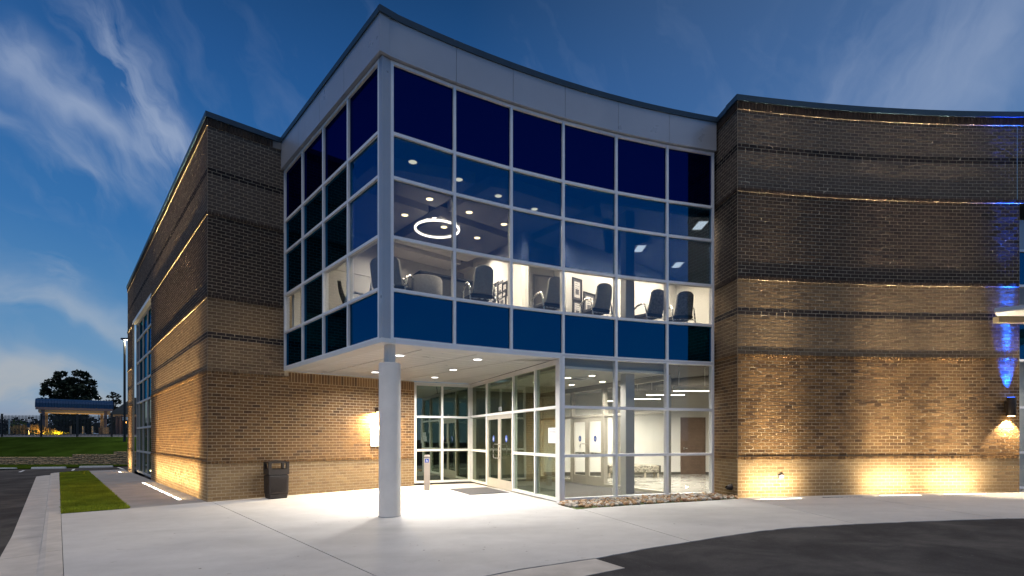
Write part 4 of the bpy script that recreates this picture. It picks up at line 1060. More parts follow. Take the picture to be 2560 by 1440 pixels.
# inner glazed screen with a second pair of doors
sv = [V1+Vd*.05]+[V1+Vd*on(V1, Vd, p) for p in (1540, 1508, 1428)]+[V0]
m_ = MB(); m_.bar(V1, V0, 3.02, 3.09, -.1, 0, 'door_metal', n=Vn); scr = m_.build('inner_screen', BLD, 'inner vestibule screen with its own double doors')
grid(scr, sv, lambda i: Vn, [gz(3)+.07, 2.18, 3.0], ['glass_clear']*2, mt='door_metal', mw=.075, rh=.07, skip={(2, 'r', 0), (2, 0)})
ia, ib = sv[2]+Vd*.04, sv[3]-Vd*.04; im = (ia+ib)/2
for a, b, hs in ((ia, im, 1), (im, ib, -1)):
    lf_ = door_leaf(a, b, Vn, gz(2)+.04, 2.14, scr, handle_side=hs, gm='glass_clear')
    decal(lf_, (a+b)/2-Vn*.036, -Vd, Vn, 1.5, .08)
# bench
bx, by = 4.25, 18.55; e = empty('waiting_bench', (bx, by, gz(bx)+.034), 'low bench with patterned cushion along the lobby back wall', 'bench'); bz = gz(bx)+.034
m_ = MB(); m_.box((bx, by, bz+.31), (1.75, .6, .27), 'pattern_fabric'); m_.build('seat', e, bevel=.04)
for sg in (-1, 1):
    m_ = MB(); m_.box((bx+sg*.91, by, bz+.30), (.06, .6, .27), 'base_dark'); m_.build('side_panel', e)
for u, v in ((-.85, -.25), (-.4, -.25), (.4, -.25), (.85, -.25), (-.85, .25), (.85, .25)):
    m_ = MB(); m_.box((bx+u, by+v, bz+.09), (.06, .06, .18), 'pale_wood'); m_.build('leg', e)
# linear pendants
def pend(px0, px1, py, z, d_):
    x0, y0 = AT(px0, py, z); x1, _ = AT(px1, py, z); cx = (x0+x1)/2; e = empty('linear_pendant', (cx, y0, z), 'white linear pendant light in the lobby, '+d_, 'pendant light', 'linear lobby lights')
    L_ = x1-x0; m_ = MB(); m_.box((cx, y0, z+.075), (L_, .12, .13), 'ceiling_white'); m_.build('housing', e, bevel=.01)
    m_ = MB(); m_.box((cx, y0, z+.004), (L_-.04, .10, .012), 'lens_inside'); m_.build('lens', e)
    for sg in (-.35, .35):
        m_ = MB(); m_.tube([(cx+sg*L_, y0, z+.14), (cx+sg*L_, y0, 3.8)], .008, 'white_metal', 5); m_.build('rod', e)
    arealamp('lamp', e, (cx, y0, z-.02), (0, 0, 0), L_, 95, (1, .94, .84), 170, 'RECTANGLE', .1)
pend(1683, 1776, 978, 2.80, 'nearest and largest, in the last bay'); pend(1615, 1712, 988, 2.80, 'behind the nearest, crossing the last mullion'); pend(1583, 1652, 998, 2.80, 'beside the inner column')
pend(1512, 1562, 1003, 2.80, 'far one left of the inner column'); 
for px, py, d_ in ((1480, 917, 'nearest the facade glass'), (1420, 926, 'left of the air grille'), (1429, 962, 'deep in the vestibule'), (1506, 945, 'right of the air grille')):
    x, y = AT(px, max(py, 915)*1., 3.10) if False else AT(px, 1095-(3.10-EYE)*F/ (13.2+ (py-917)*.05), 3.10)
    e = empty('recessed_light', (x, y, 3.10), 'recessed vestibule ceiling light '+d_, 'ceiling light', 'vestibule ceiling lights')
    m_ = MB(); m_.lathe((x, y, 3.085), [(.1, .014), (.1, 0), (.08, 0)], 'white_metal', 16); m_.build('trim_ring', e)
    m_ = MB(); m_.lathe((x, y, 3.083), [(.078, 0), (.078, .004)], 'lens_inside', 16); m_.build('lens', e)
    arealamp('lamp', e, (x, y, 3.07), (0, 0, 0), .14, 34, (1, .94, .84), 150)
x, y = 1.75, 13.9; e = empty('air_grille', (x, y, 3.09), 'square white air grille in the vestibule ceiling', 'air grille')
m_ = MB(); m_.box((x, y, 3.09), (.6, .6, .015), 'sign_white', .4); m_.build('frame', e); m_ = MB(); m_.box((x, y, 3.081), (.36, .36, .01), 'print_grey', .4); m_.build('grille', e)

# ------------------------------------------------------------------ porch objects
soffl = [(999, 888, 'beside the column top'), (938, 930, 'left of the column'), (1087, 943, 'smallest, nearest the back glass'), (1133, 924, 'middle of the right row'), (1194, 898, 'largest of the right row')]
for px, py, d_ in soffl:
    downlight(px, py, 3.32, 'porch_light', 'round porch ceiling light, '+d_, 'porch ceiling lights', 88, (1, .97, .93), 'lens_soffit', r=.10, spread=150)
# wall sconce and notice on the front wall
ts = on(A, D2, 944); sp_ = A+D2*ts
e = empty('wall_sconce', (sp_.x, sp_.y, 2.33), 'bronze wall sconce half hidden behind the porch column', 'wall light')
m_ = MB(); m_.bar(sp_-D2*.10, sp_+D2*.10, 2.30, 2.44, .0, .22, 'bronze_metal', n=NF); m_.build('housing', e, bevel=.02)
m_ = MB(); m_.bar(sp_-D2*.08, sp_+D2*.08, 2.292, 2.299, .06, .2, 'lens_warm', n=NF); m_.build('lens', e)
lc = sp_+NF*.16; arealamp('lamp', e, (lc.x, lc.y, 2.28), (0, 0, 0), .14, 380, (1, .74, .38), 175)
tn = on(A, D2, 941.5); np_ = A+D2*tn
e = empty('wall_notice', (np_.x, np_.y, 1.6), 'white notice board on the brick beneath the sconce', 'notice')
m_ = MB(); m_.bar(np_-D2*.20, np_+D2*.20, 1.27, 1.90, .002, .02, 'sign_white', n=NF); m_.build('panel', e)
m_ = MB()
for k, (u, v) in enumerate(((1.72, .15), (1.66, .13), (1.56, .16), (1.50, .12), (1.36, .10))): m_.bar(np_-D2*v, np_+D2*v*.9, u-.006, u+.006, .0202, .0212, 'print_grey', n=NF)
m_.build('print', e)
# window notice on the door wall
gp = DW0+DWd*on(DW0, DWd, 1379); gp2 = gp-DWn*.048
e = empty('window_notice', (gp2.x, gp2.y, 1.6), 'white printed notice taped inside the entrance glass by the corner post', 'notice')
m_ = MB(); m_.bar(gp2-DWd*.26, gp2+DWd*.26, 1.40, 1.76, 0, .002, 'sign_white', n=DWn); m_.build('panel', e)
m_ = MB()
for k, (z, hh, wdt) in enumerate(((1.71, .013, .2), (1.675, .013, .2), (1.64, .013, .18), (1.545, .008, .12), (1.525, .005, .15), (1.475, .008, .12), (1.455, .005, .15))):
    rr_ = random.Random(k); u = -wdt
    while u < wdt:
        l_ = rr_.uniform(.02, .05); m_.bar(gp2+DWd*u, gp2+DWd*min(wdt, u+l_), z-hh/2, z+hh/2, .0025, .0032, 'print_grey', n=DWn); u += l_+.012
m_.build('print', e)
# bollard with push plate
bx, by = G(1067.5, 1226); bz = gz(bx); aw = math.atan2(DWn.y, DWn.x)+PI/2-.0
e = empty('door_bollard', (bx, by, bz), 'slim beige post with blue wheelchair push plate beside the porch glass', 'bollard'); rz_ = .10
m_ = MB(); m_.box((bx, by, bz+.5), (.165, .11, 1.0), 'bollard_paint', rz_); m_.build('post', e, bevel=.008)
m_ = MB(); m_.box((bx, by, bz+1.012), (.15, .095, .024), 'bollard_paint', rz_); m_.build('cap', e, bevel=.008)
m_ = MB(); m_.box((bx, by, bz+.955), (.17, .114, .02), 'frame_black', rz_); m_.build('slot', e)
tb = Vector((math.cos(rz_), math.sin(rz_))); nb = Vector((tb.y, -tb.x)); decal(e, Vector((bx, by))+nb*.056, tb, nb, bz+.86, .055, rect=True)
# door mat
mp_ = [G(1124, 1223.6), G(1174, 1238), G(1273.6, 1232), G(1215.5, 1219)]
m_ = MB(); m_.prism(mp_, lambda x, y: gz(x)+.006, lambda x, y: gz(x)+.018, 'rubber_mat'); tag(m_.build('door_mat', bevel=.004), 'dark grey entrance mat in front of the double doors', 'mat')
# litter bin
tx, ty = G(697, 1247); tx += NF.x*-.2; ty += NF.y*-.2; tz = gz(tx); rb = math.atan2(D2.y, D2.x)
e = empty('litter_bin', (tx, ty, tz), 'dark brown litter bin with open hooded top against the brick wall', 'bin'); BW, BD = .50, .46
def bp(u, v, z): return (tx+u*D2.x-v*NF.x, ty+u*D2.y-v*NF.y, tz+z)
def bbox(mb, u0, u1, v0, v1, z0, z1, mt='plastic_brown', t=0.): mb.hexa([bp(u0+t, v0+t, z0), bp(u1-t, v0+t, z0), bp(u1-t, v1-t, z0), bp(u0+t, v1-t, z0)], [bp(u0, v0, z1), bp(u1, v0, z1), bp(u1, v1, z1), bp(u0, v1, z1)], mt)
m_ = MB(); bbox(m_, -BW/2+.025, BW/2-.025, -BD/2+.025, BD/2-.025, 0, .12, t=.01); m_.build('base', e, bevel=.015)
m_ = MB(); bbox(m_, -BW/2, BW/2, -BD/2, BD/2, .115, .60, t=.01); m_.build('body', e, bevel=.025)
for k in range(12):
    u = -.145+.0265*k; m_ = MB(); bbox(m_, u-.008, u+.008, -BD/2-.006, -BD/2+.01, .17, .52); m_.build('slat', e)
m_ = MB(); bbox(m_, -.18, -.165, -BD/2-.012, -BD/2, .15, .54); bbox(m_, .165, .18, -BD/2-.012, -BD/2, .15, .54); bbox(m_, -.165, .165, -BD/2-.012, -BD/2, .15, .165); bbox(m_, -.165, .165, -BD/2-.012, -BD/2, .525, .54); m_.build('panel_frame', e)
m_ = MB(); bbox(m_, -BW/2, BW/2, -BD/2, -BD/2+.03, .62, .76); bbox(m_, -BW/2, BW/2, BD/2-.03, BD/2, .62, .76); bbox(m_, -BW/2, -BW/2+.03, -BD/2+.03, BD/2-.03, .62, .76); bbox(m_, BW/2-.03, BW/2, -BD/2+.03, BD/2-.03, .62, .76)
for u in (-1, 1):
    for v in (-1, 1): bbox(m_, u*(BW/2-.035)-.035, u*(BW/2-.035)+.035, v*(BD/2-.035)-.035, v*(BD/2-.035)+.035, .76, .915)
m_.build('hood', e)
m_ = MB(); ztop_ = [(0, .985)]
vs = []; NN = 6
for i in range(NN+1):
    for j in range(NN+1):
        u = -BW/2+BW*i/NN; v = -BD/2+BD*j/NN; vs.append(bp(u, v, .94+.045*(1-(2*i/NN-1)**2)*(1-.6*(2*j/NN-1)**2)))
m_.add(vs, [(i*(NN+1)+j, (i+1)*(NN+1)+j, (i+1)*(NN+1)+j+1, i*(NN+1)+j+1) for i in range(NN) for j in range(NN)], 'plastic_brown'); bbox(m_, -BW/2, BW/2, -BD/2, BD/2, .91, .945); m_.build('lid', e, smooth=False)
m_ = MB(); bbox(m_, -BW/2+.04, BW/2-.04, -BD/2+.04, BD/2-.04, .60, .70, 'bag_plastic'); m_.build('liner', e)

# ------------------------------------------------------------------ ground uplights
def strip_light(p, t, n, L_, label, group, power, col=(1, .78, .46), lit=True, tilt=14, lens='lens_ground', wd=.07, spread=95):
    p = Vector(p); z = gz(p.x)+.004; e = empty('ground_light', (p.x, p.y, z), label, 'ground light', group)
    a, b = p-t*L_*.43, p+t*L_*.43
    m_ = MB(); m_.bar(a-t*.01, b+t*.01, z, z+.006, -wd/2-.012, wd/2+.012, 'steel', n=n); m_.build('housing', e)
    m_ = MB(); m_.bar(a, b, z+.0065, z+.010, -wd/2, wd/2, lens if lit else 'print_grey', n=n); m_.build('lens', e)
    if lit:
        ang = math.atan2(n.y, n.x)
        # a narrow beam up the wall and a wide spill at its foot; the long side runs parallel to the wall
        for pw, tl_, sprd in ((power*.26, 13, 118), (power*(.11 if power > 100 else .36), 44, 172), (power*.30, 5.5, 36), (power*(.07 if power > 100 else .17), 1.6, 16)):
            l = arealamp('lamp', e, (p.x, p.y, z+.02), (0, 0, 0), wd, pw, col, sprd, 'RECTANGLE', L_)
            d = Vector((-n.x*math.sin(R(tl_)), -n.y*math.sin(R(tl_)), math.cos(R(tl_))))
            zax = -d; yax = Vector((t.x, t.y, 0)); xax = yax.cross(zax)
            l.rotation_euler = Matrix((xax, yax, zax)).transposed().to_euler()
    return e
names = ['first, nearest the grass', 'second in the row', 'third in the row', 'fourth in the row', 'fifth in the row', 'nearest the building corner']
for k in range(6):
    s = .95+(5-k)*1.34; d_ = ['sixth from the building corner, below the window edge', 'fifth from the building corner', 'fourth from the building corner', 'third from the building corner', 'second from the building corner', 'nearest the building corner'][k]
    strip_light(A+D1*(s+.6)+NL*.42, D1, NL, 1.12, 'ground light by the side wall, '+d_, 'ground lights along the side wall', 135, col=(1, .76, .40))
strip_light(A+D1*18.3+NL*.42, D1, NL, 1.12, 'lone linear ground light past the tall side window', 'ground lights along the side wall', 135, col=(1, .76, .40))
RL = [(1953, True, 'at its left end, left of the unlit one'), (2106, False, 'unlit one'), (2251, True, 'right of the unlit one'), (2412, True, 'nearest the wall end by the picture edge')]
for px, lit, d_ in RL:
    c_ = arc(RC, RR-.40, px); rad = (c_-RC).normalized(); t_ = Vector((-rad.y, rad.x))
    strip_light(c_, t_, -rad, 1.15, 'ground light below the concave wall, '+d_, 'ground lights below the concave wall', 95, col=(1, .84, .56), lit=lit)
# up/down sconce at the end of the concave wall
sc = arc(RC, RR, 2517); rad = (sc-RC).normalized(); t_ = Vector((-rad.y, rad.x)); nn = -rad
e = empty('updown_sconce', (sc.x, sc.y, 2.3), 'brown up-and-down wall light throwing a blue beam upwards', 'wall light')
cyl = sc+nn*.115
m_ = MB(); m_.lathe((cyl.x, cyl.y, 2.06), [(.085, 0), (.09, .01), (.09, .44), (.085, .45)], 'bronze_metal', 24); m_.build('housing', e, smooth=True)
m_ = MB(); m_.bar(sc-t_*.07, sc+t_*.07, 2.18, 2.38, 0, .1, 'bronze_metal', n=nn); m_.build('bracket', e)
m_ = MB(); m_.lathe((cyl.x, cyl.y, 2.512), [(.07, 0), (.07, .004)], 'lens_blue', 20); m_.build('upper_lens', e)
m_ = MB(); m_.lathe((cyl.x, cyl.y, 2.05), [(.07, 0), (.07, .006)], 'lens_warm', 20); m_.build('lower_lens', e)
def spotl(name, parent, loc, d, power, col, ang, blend, r=.03):
    l = bpy.data.lights.new(name, 'SPOT'); l.energy = power; l.color = col; l.spot_size = R(ang); l.spot_blend = blend; l.shadow_soft_size = r
    o = bpy.data.objects.new(name, l); COL.objects.link(o); pl = WL[parent.name]; o.parent = parent; o.location = tuple(a-b for a, b in zip(loc, pl))
    o.rotation_euler = Vector(d).to_track_quat('-Z', 'Y').to_euler(); return o
bl_ = (sc.x+nn.x*.13, sc.y+nn.y*.13, 2.53)
spotl('blue_lamp', e, bl_, (-nn.x*.2, -nn.y*.2, 1), 2600, (.002, .06, 1), 32, .5, .05)
spotl('blue_far', e, bl_, (-nn.x*.045, -nn.y*.045, 1), 24000, (.004, .08, 1), 9, .6, .05)
spotl('blue_spill', e, bl_, (-nn.x*.03, -nn.y*.03, 1), 9000, (.008, .09, 1), 14, .9, .05)
spotl('down_lamp', e, (cyl.x, cyl.y, 2.03), (-nn.x*.12, -nn.y*.12, -1), 330, (1, .80, .50), 96, .3)
# scupper / vent hood on the return, small vent block on the wall
vp, vt, vn = ret.at(.26); vz = .33
e = empty('drain_hood', (vp.x, vp.y, vz), 'small black hooded drain outlet low on the brick return', 'drain outlet')
m_ = MB(); pts = []
for k in range(13):
    a = PI*k/12; pts.append((math.cos(a)*.085, math.sin(a)*.10))
vs = [(*(vp+vt*u+vn*.01), vz+v) for u, v in pts]+[(*(vp+vt*u*.9+vn*.12), vz+v*.75-.02) for u, v in pts]
m_.add(vs, [(k, k+1, 14+k, 13+k) for k in range(12)], 'bronze_metal'); m_.build('hood', e, smooth=True)
m_ = MB(); m_.add([(*(vp+vt*u*.95+vn*.012), vz+v*.95) for u, v in pts], [tuple(range(13))], 'black_gap'); m_.build('opening', e)
m_ = MB(); m_.lathe((vp.x+vn.x*.05, vp.y+vn.y*.05, vz-.04), [(.07, 0), (.08, .02), (.07, .05), (.02, .06)], 'bronze_metal', 14); m_.build('spout', e)
c_ = arc(RC, RR, 1951); rad = (c_-RC).normalized(); t_ = Vector((-rad.y, rad.x)); zz = .60
e = empty('outlet_cover', (c_.x, c_.y, zz), 'small pale outlet box on the concave brick wall', 'outlet box')
m_ = MB(); m_.bar(c_-t_*.06, c_+t_*.06, zz-.035, zz+.035, .001, .04, 'print_grey', n=-rad); m_.build('cover', e, bevel=.006)
m_ = MB(); m_.bar(c_-t_*.055, c_+t_*.055, zz+.035, zz+.045, .001, .055, 'white_metal', n=-rad); m_.build('lid', e)

# ------------------------------------------------------------------ next bay beyond the concave wall
pe, te, ne = cur.at(LR); nx = pe-ne*1.6
nb_ = MB(); nb_.bar(pe-ne*1.5+te*-.2, pe-ne*1.5+te*6, -.1, 7.4, -.1, 0, 'interior_wall', n=ne); nb_.build('interior_wall', BLD)
m_ = MB(); m_.bar(pe-ne*.5+te*.02, pe-ne*.5+te*6, 6.35, 7.1, -.1, 0, 'fascia_metal', n=ne); m_.build('fascia_panel', BLD)
cn = [pe-ne*.45+te*(.06+1.4*k) for k in range(4)]
m_ = MB(); m_.bar(pe-ne*.45, pe-ne*.45+te*.03, 0, 6.35, -.13, 0, 'mullion_metal', n=ne); cwn = m_.build('curtain_wall', BLD, 'glazing just past the concave wall')
grid(cwn, cn, lambda i: ne, [gz(12)+.06, 1.15, 2.3, 3.5, 4.6, 5.4, 6.3], ['glass_clear', 'glass_clear', 'glass_clear', 'glass_tinted', 'glass_vision', 'glass_tinted'])
e = empty('entrance_canopy', (pe.x, pe.y, 4.3), 'thin pale metal canopy jutting out at the right picture edge', 'canopy')
def cpt(px, py, z): x, y = AT(px, py, z); return (x, y)
c0 = Vector(cpt(2486, 779, 4.42))
q = [c0, c0+te*.9-ne*.1, c0+te*5, pe-ne*.4+te*5, pe-ne*.4+te*.05, pe+ne*.02-te*-.01]
cq = [c0, c0+Vector((1.55, -1.15)), c0+Vector((8, -1.6)), pe+te*6+ne*.2, pe+te*.12+ne*.42, c0+Vector((.40, .40))]
m_ = MB(); m_.prism([tuple(v) for v in cq], 4.42, 4.50, 'fascia_metal'); m_.build('roof', e)
cq2 = [Vector(v) for v in cq]; cc = sum(cq2, Vector((0, 0)))/len(cq2); m_ = MB(); m_.prism([tuple(v+(cc-v).normalized()*.03) for v in cq2], 4.40, 4.419, 'soffit'); m_.build('underside', e)
m_ = MB(); m_.bar(c0+Vector((.42, .34)), pe+te*1.5+ne*.42, 4.25, 4.395, -.15, 0, 'beam_cream'); m_.build('beam', e)
x, y = pe.x+1.6, pe.y+.2
arealamp('lamp', e, (pe.x+1.3, pe.y-1.0, 4.36), (0, 0, 0), .4, 60, (1, .93, .82), 160)

# ------------------------------------------------------------------ river stones
rocks = empty('stone_bed', (3.5, 12.3, .06), 'bed of tan river stones below the lobby glass', 'stone bed')
edge = [Vector(G(*p)) for p in ((1403, 1264), (1442, 1274), (1500, 1269), (1600, 1262), (1700, 1256), (1790, 1251), (1846, 1247))]
inner_ = [EN+Vector((-.02, 0)), GPT[0], GPT[1], GPT[2], GPT[3], GE+Vector((.02, 0)), E1+Vector((-.02, .01))]
rp = edge+inner_[::-1]
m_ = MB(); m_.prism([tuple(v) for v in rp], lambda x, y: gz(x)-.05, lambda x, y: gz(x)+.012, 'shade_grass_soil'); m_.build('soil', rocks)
def stone_mesh(seed, mt):
    r_ = random.Random(seed); bm = bmesh.new(); bmesh.ops.create_icosphere(bm, subdivisions=2, radius=1)
    ax = Vector((r_.uniform(.75, 1.3), r_.uniform(.6, 1), r_.uniform(.5, .8))); ph = [r_.uniform(0, 6) for _ in range(6)]
    for v in bm.verts:
        c = v.co; k = 1+.16*math.sin(2.3*c.x+ph[0])*math.cos(2.1*c.y+ph[1])+.10*math.sin(4*c.z+ph[2]+2*c.x); v.co = Vector((c.x*ax.x, c.y*ax.y, c.z*ax.z))*k
    me = bpy.data.meshes.new('stone'); bm.to_mesh(me); bm.free(); me.materials.append(M[mt]); me.polygons.foreach_set('use_smooth', [True]*len(me.polygons)); return me
for nm, c in (('stone_tan', (.40, .25, .13)), ('stone_grey', (.34, .30, .25)), ('stone_pale', (.56, .49, .40)), ('stone_rust', (.26, .14, .075))): mat(nm, c, .8, var=.3, vscale=1.4, bump=.2, bscale=8)
sm = [stone_mesh(k, ('stone_tan', 'stone_grey', 'stone_pale', 'stone_tan', 'stone_rust', 'stone_grey', 'stone_tan', 'stone_pale')[k % 8]) for k in range(16)]
pts_ = []; tries = 0
bx0, bx1 = 1.0, 5.4
while len(pts_) < 620 and tries < 60000:
    tries += 1; p = Vector((random.uniform(bx0, bx1), random.uniform(10.9, 13.6)))
    if not inside(p, rp): continue
    r_ = random.uniform(.028, .062); 
    if sum(1 for q_, rq in pts_ if (q_-p).length < (r_+rq)*.62) > 0: continue
    pts_.append((p, r_))
pts_.sort(key=lambda t: -t[1]/t[0].y); restV, restF, restM = [], [], []
tmpc = {}
for i, (p, r_) in enumerate(pts_):
    me = sm[i % 16]; z = gz(p.x)+.012+r_*.45; eul = (random.uniform(-.5, .5), random.uniform(-.5, .5), random.uniform(0, 6.28))
    if i < 290:
        o = bpy.data.objects.new('stone', me); COL.objects.link(o); o.parent = rocks; o.location = (p.x-3.5, p.y-12.3, z-.06); o.scale = (r_,)*3; o.rotation_euler = eul
    else:
        mm = Matrix.LocRotScale((p.x, p.y, z), __import__('mathutils').Euler(eul), (r_,)*3); b = len(restV)
        restV += [tuple(mm @ v.co) for v in me.vertices]; restF += [tuple(b+k for k in f.vertices) for f in me.polygons]; restM += [i % 16 % 4]*len(me.polygons)
me = bpy.data.meshes.new('stone'); me.from_pydata(restV, [], restF)
for k in ('stone_tan', 'stone_grey', 'stone_pale', 'stone_rust'): me.materials.append(M[k])
me.polygons.foreach_set('material_index', restM); me.polygons.foreach_set('use_smooth', [True]*len(restF)); me.update()
o = bpy.data.objects.new('stone', me); COL.objects.link(o); o.parent = rocks; o.location = (-3.5, -12.3, -.06); o['kind'] = 'stuff'

# ------------------------------------------------------------------ background, left
def PT(px, D): return (ray(px)*D, D)
def zpy(py, D): return EYE+(HY-py)*D/F
# grass bank behind the retaining wall
def dwall(px): return 38+(px-0)*.004
bank = MB()
cols = list(range(-900, 700, 80)); vs = []
WB = lambda x: (x, 38.0)
for px in cols:
    x38 = ray(px)*38.0
    for D, z in ((38.3, .12), (41.5, .75), (46.2, 1.62), (49, 1.74), (90, 2.2), (160, 2.6), (300, 3.2)):
        vs.append((ray(px)*38.0*(1+(D-38.3)/90), D, z))
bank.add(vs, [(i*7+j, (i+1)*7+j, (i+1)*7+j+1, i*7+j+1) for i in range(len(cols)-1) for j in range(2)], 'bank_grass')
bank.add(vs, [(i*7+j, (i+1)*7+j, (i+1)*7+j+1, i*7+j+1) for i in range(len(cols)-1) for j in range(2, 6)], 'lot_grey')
bank.build('grass_bank', kind='structure')
gs = MB(); gs.add([(-70, 34.2, -.44), (-10, 36.6, -.40), (-10, 38.6, -.20), (-70, 38.6, -.30)], [(0, 1, 2, 3)], 'strip_grass')
gs = MB(); 
p0, p1 = Vector(G(-400, 1186, -.15)), Vector(G(330, 1166, -.15))
gsd = (p1-p0).normalized(); gs.add([(p0.x, p0.y, gz(p0.x)-.10), (p1.x, p1.y, gz(p1.x)-.10), (p1.x+3, 38.6, -.36), (-70, 38.6, -.40)], [(0, 1, 2, 3)], 'strip_grass'); gs.build('grass_strip', kind='structure')
# retaining wall of split-face blocks
rw = empty('retaining_wall', (-32, 38, -.4), 'low retaining wall of rough tan blocks across the car park', 'retaining wall')
bmeshes = []
for k in range(6):
    bm = bmesh.new(); bmesh.ops.create_cube(bm, size=1); bmesh.ops.subdivide_edges(bm, edges=bm.edges[:], cuts=2, use_grid_fill=True); r_ = random.Random(k)
    for v in bm.verts:
        if v.co.y < -.4: v.co.y -= r_.uniform(0, .16); v.co.x *= .97
        v.co = Vector((v.co.x*.44, v.co.y*.30, v.co.z*.19))
    me = bpy.data.meshes.new('block'); bm.to_mesh(me); bm.free(); me.materials.append(M['block_stone']); bmeshes.append(me)
x = -44.0; row = 0
XW0, XW1 = ray(-40)*38, ray(345)*38
for r_ in range(7):
    x = XW0-(.23 if r_ % 2 else 0)
    while x < XW1:
        topz = -.30+.2*(3 if x < ray(178)*38 else (4 if x < ray(290)*38 else 5))+.0
        zc = -.36+.2*r_
        if zc+.05 < topz-.05+.02:
            o = bpy.data.objects.new('block', random.choice(bmeshes)); COL.objects.link(o); o.parent = rw; o.location = (x+32, 38.05+.02*r_-38+random.uniform(-.012, .012), zc+.4)
        x += .46
m_ = MB(); m_.box(((XW0+XW1)/2, 38.3, -.10), (XW1-XW0, .35, .30), 'black_gap'); m_.build('fill', rw)
# wheel stops and bay lines
for (a, b, d_) in (((-30, 1174), (38, 1173), 'cut by the left picture edge'), ((81, 1172.5), (163, 1170.5), 'in the middle bay'), ((203, 1169.5), (278, 1167.5), 'nearest the building')):
    p, q = Vector(G(*a, -.14)), Vector(G(*b, -.14)); c = (p+q)/2; L_ = 1.85; t = (q-p).normalized(); p, q = c-t*L_/2, c+t*L_/2
    if a[0] < 0: p = q-t*1.85
    c = (p+q)/2; z = gz(c.x)-.15
    m_ = MB(); n = Vector((t.y, -t.x)); m_.hexa([(*(p+n*.09), z), (*(q+n*.09), z), (*(q-n*.09), z), (*(p-n*.09), z)], [(*(p+n*.06+t*.03), z+.12), (*(q+n*.06-t*.03), z+.12), (*(q-n*.06-t*.03), z+.12), (*(p-n*.06+t*.03), z+.12)], 'white_paint')
    tag(m_.build('wheel_stop', bevel=.01), 'pale concrete wheel stop '+d_, 'wheel stop', 'wheel stops across the car park')
m_ = MB()
for a, b in (((49, 1180), (60, 1176.5)), ((181, 1176.5), (185, 1173)), ((309, 1173), (295, 1169.5)), ((-70, 1184), (-55, 1180))):
    p, q = Vector(G(*a, -.14)), Vector(G(*b, -.14)); t = (q-p).normalized(); m_.bar(p, q, gz(p.x)-.145, gz(p.x)-.138, -.06, .06, 'white_paint')
m_.build('parking_line', kind='structure')
# fence
fe = empty('metal_fence', (-40, 46.5, 1.6), 'black metal picket fence along the top of the bank', 'fence')
FD = 46.5; fz = lambda x: 1.68
x0, x1 = ray(-60)*FD, ray(360)*FD
pxs = [5, 103, 193, 279]; 
for px in pxs:
    x = ray(px)*FD; m_ = MB(); m_.box((x, FD, 2.62), (.11, .11, 2.0), 'fence_black'); m_.box((x, FD, 3.65), (.14, .14, .05), 'fence_black'); m_.build('post', fe)
m_ = MB(); x = x0
while x < x1: m_.box((x, FD, 2.62), (.028, .028, 1.85), 'fence_black'); x += .125
pk = m_.build('picket', fe); pk['kind'] = 'stuff'
for z in (1.86, 3.22, 3.38):
    m_ = MB(); m_.box(((x0+x1)/2, FD, z), (x1-x0, .04, .05), 'fence_black'); m_.build('fence_rail', fe)
# pole light at the corner of the building
def pole(px, D, zb, zt, label, r=.07, arm=True, estr='lens_cool', power=0):
    x, y = PT(px, D); e = empty('pole_light', (x, y, zb), label, 'street lamp')
    m_ = MB(); m_.tube([(x, y, zb), (x, y, zt)], [r, r*.8], 'fence_black', 10); m_.build('pole', e, smooth=True)
    m_ = MB(); m_.box((x+r*1.5, y, zt+.02), (.75 if arm else .5, .3, .14), 'fence_black'); m_.build('lamp_head', e)
    m_ = MB(); m_.box((x+.15, y, zt-.055), (.34, .2, .012), estr); m_.build('lens', e)
    if power: arealamp('lamp', e, (x+.15, y, zt-.08), (0, 0, 0), .3, power, (1, .9, .6), 160)
pole(311.5, 44, 1.2, zpy(848, 44), 'tall dark pole light standing right beside the far building corner', r=.10, power=500)
pole(247, 130, 3, zpy(994, 130), 'small distant pole light showing above the blue roof', r=.09, arm=True)
pole(64, 150, 3, zpy(1047, 150), 'tiny far pole light above the gold grasses', r=.09)
# canopy with blue barrel roof
cb = empty('drive_canopy', (-60, 70, 2.1), 'drive-through canopy with blue rounded metal roof behind the fence', 'canopy')
cw_ = Vector((ray(186), 1)).normalized(); cu_ = Vector((cw_.y, -cw_.x)); cc_ = Vector(PT(186, 70)); crz = math.atan2(cu_.y, cu_.x)
XA, XB = on(cc_, cu_, 90), on(cc_, cu_, 281); zb_, zt_ = zpy(1022, 70), zpy(1004, 70)+.25
def cl3(s_, d_, z): p = cc_+cu_*s_+cw_*d_; return (p.x, p.y, z)
prof = [(-2.6*math.cos(PI*k/10), zb_+(zt_-zb_)*math.sin(PI*k/10)**.7) for k in range(11)]
nx_ = 30; m_ = MB(); vs = [cl3(XA+(XB-XA)*i/nx_, y, z) for i in range(nx_+1) for y, z in prof]
m_.add(vs, [(i*11+j, (i+1)*11+j, (i+1)*11+j+1, i*11+j+1) for i in range(nx_) for j in range(10)]+[tuple(range(11)), tuple(range(nx_*11, nx_*11+11))[::-1]], 'blue_roof')
m_.build('roof', cb)
for i in range(28):
    x = XA+(XB-XA)*(i+.5)/28; m_ = MB(); m_.tube([cl3(x, y-.01, z+.015) for y, z in prof[:7]], .025, 'blue_roof', 4, False); m_.build('roof_seam', cb)
m_ = MB(); m_.box(cl3((XA+XB)/2, -2.55, zb_-.16), (XB-XA-.1, .25, .30), 'post_mauve', crz); m_.build('fascia', cb)
m_ = MB(); m_.box(cl3((XA+XB)/2, 0, zb_-.47), (XB-XA-.6, 4.7, .32), 'beam_cream', crz); m_.build('beam', cb)
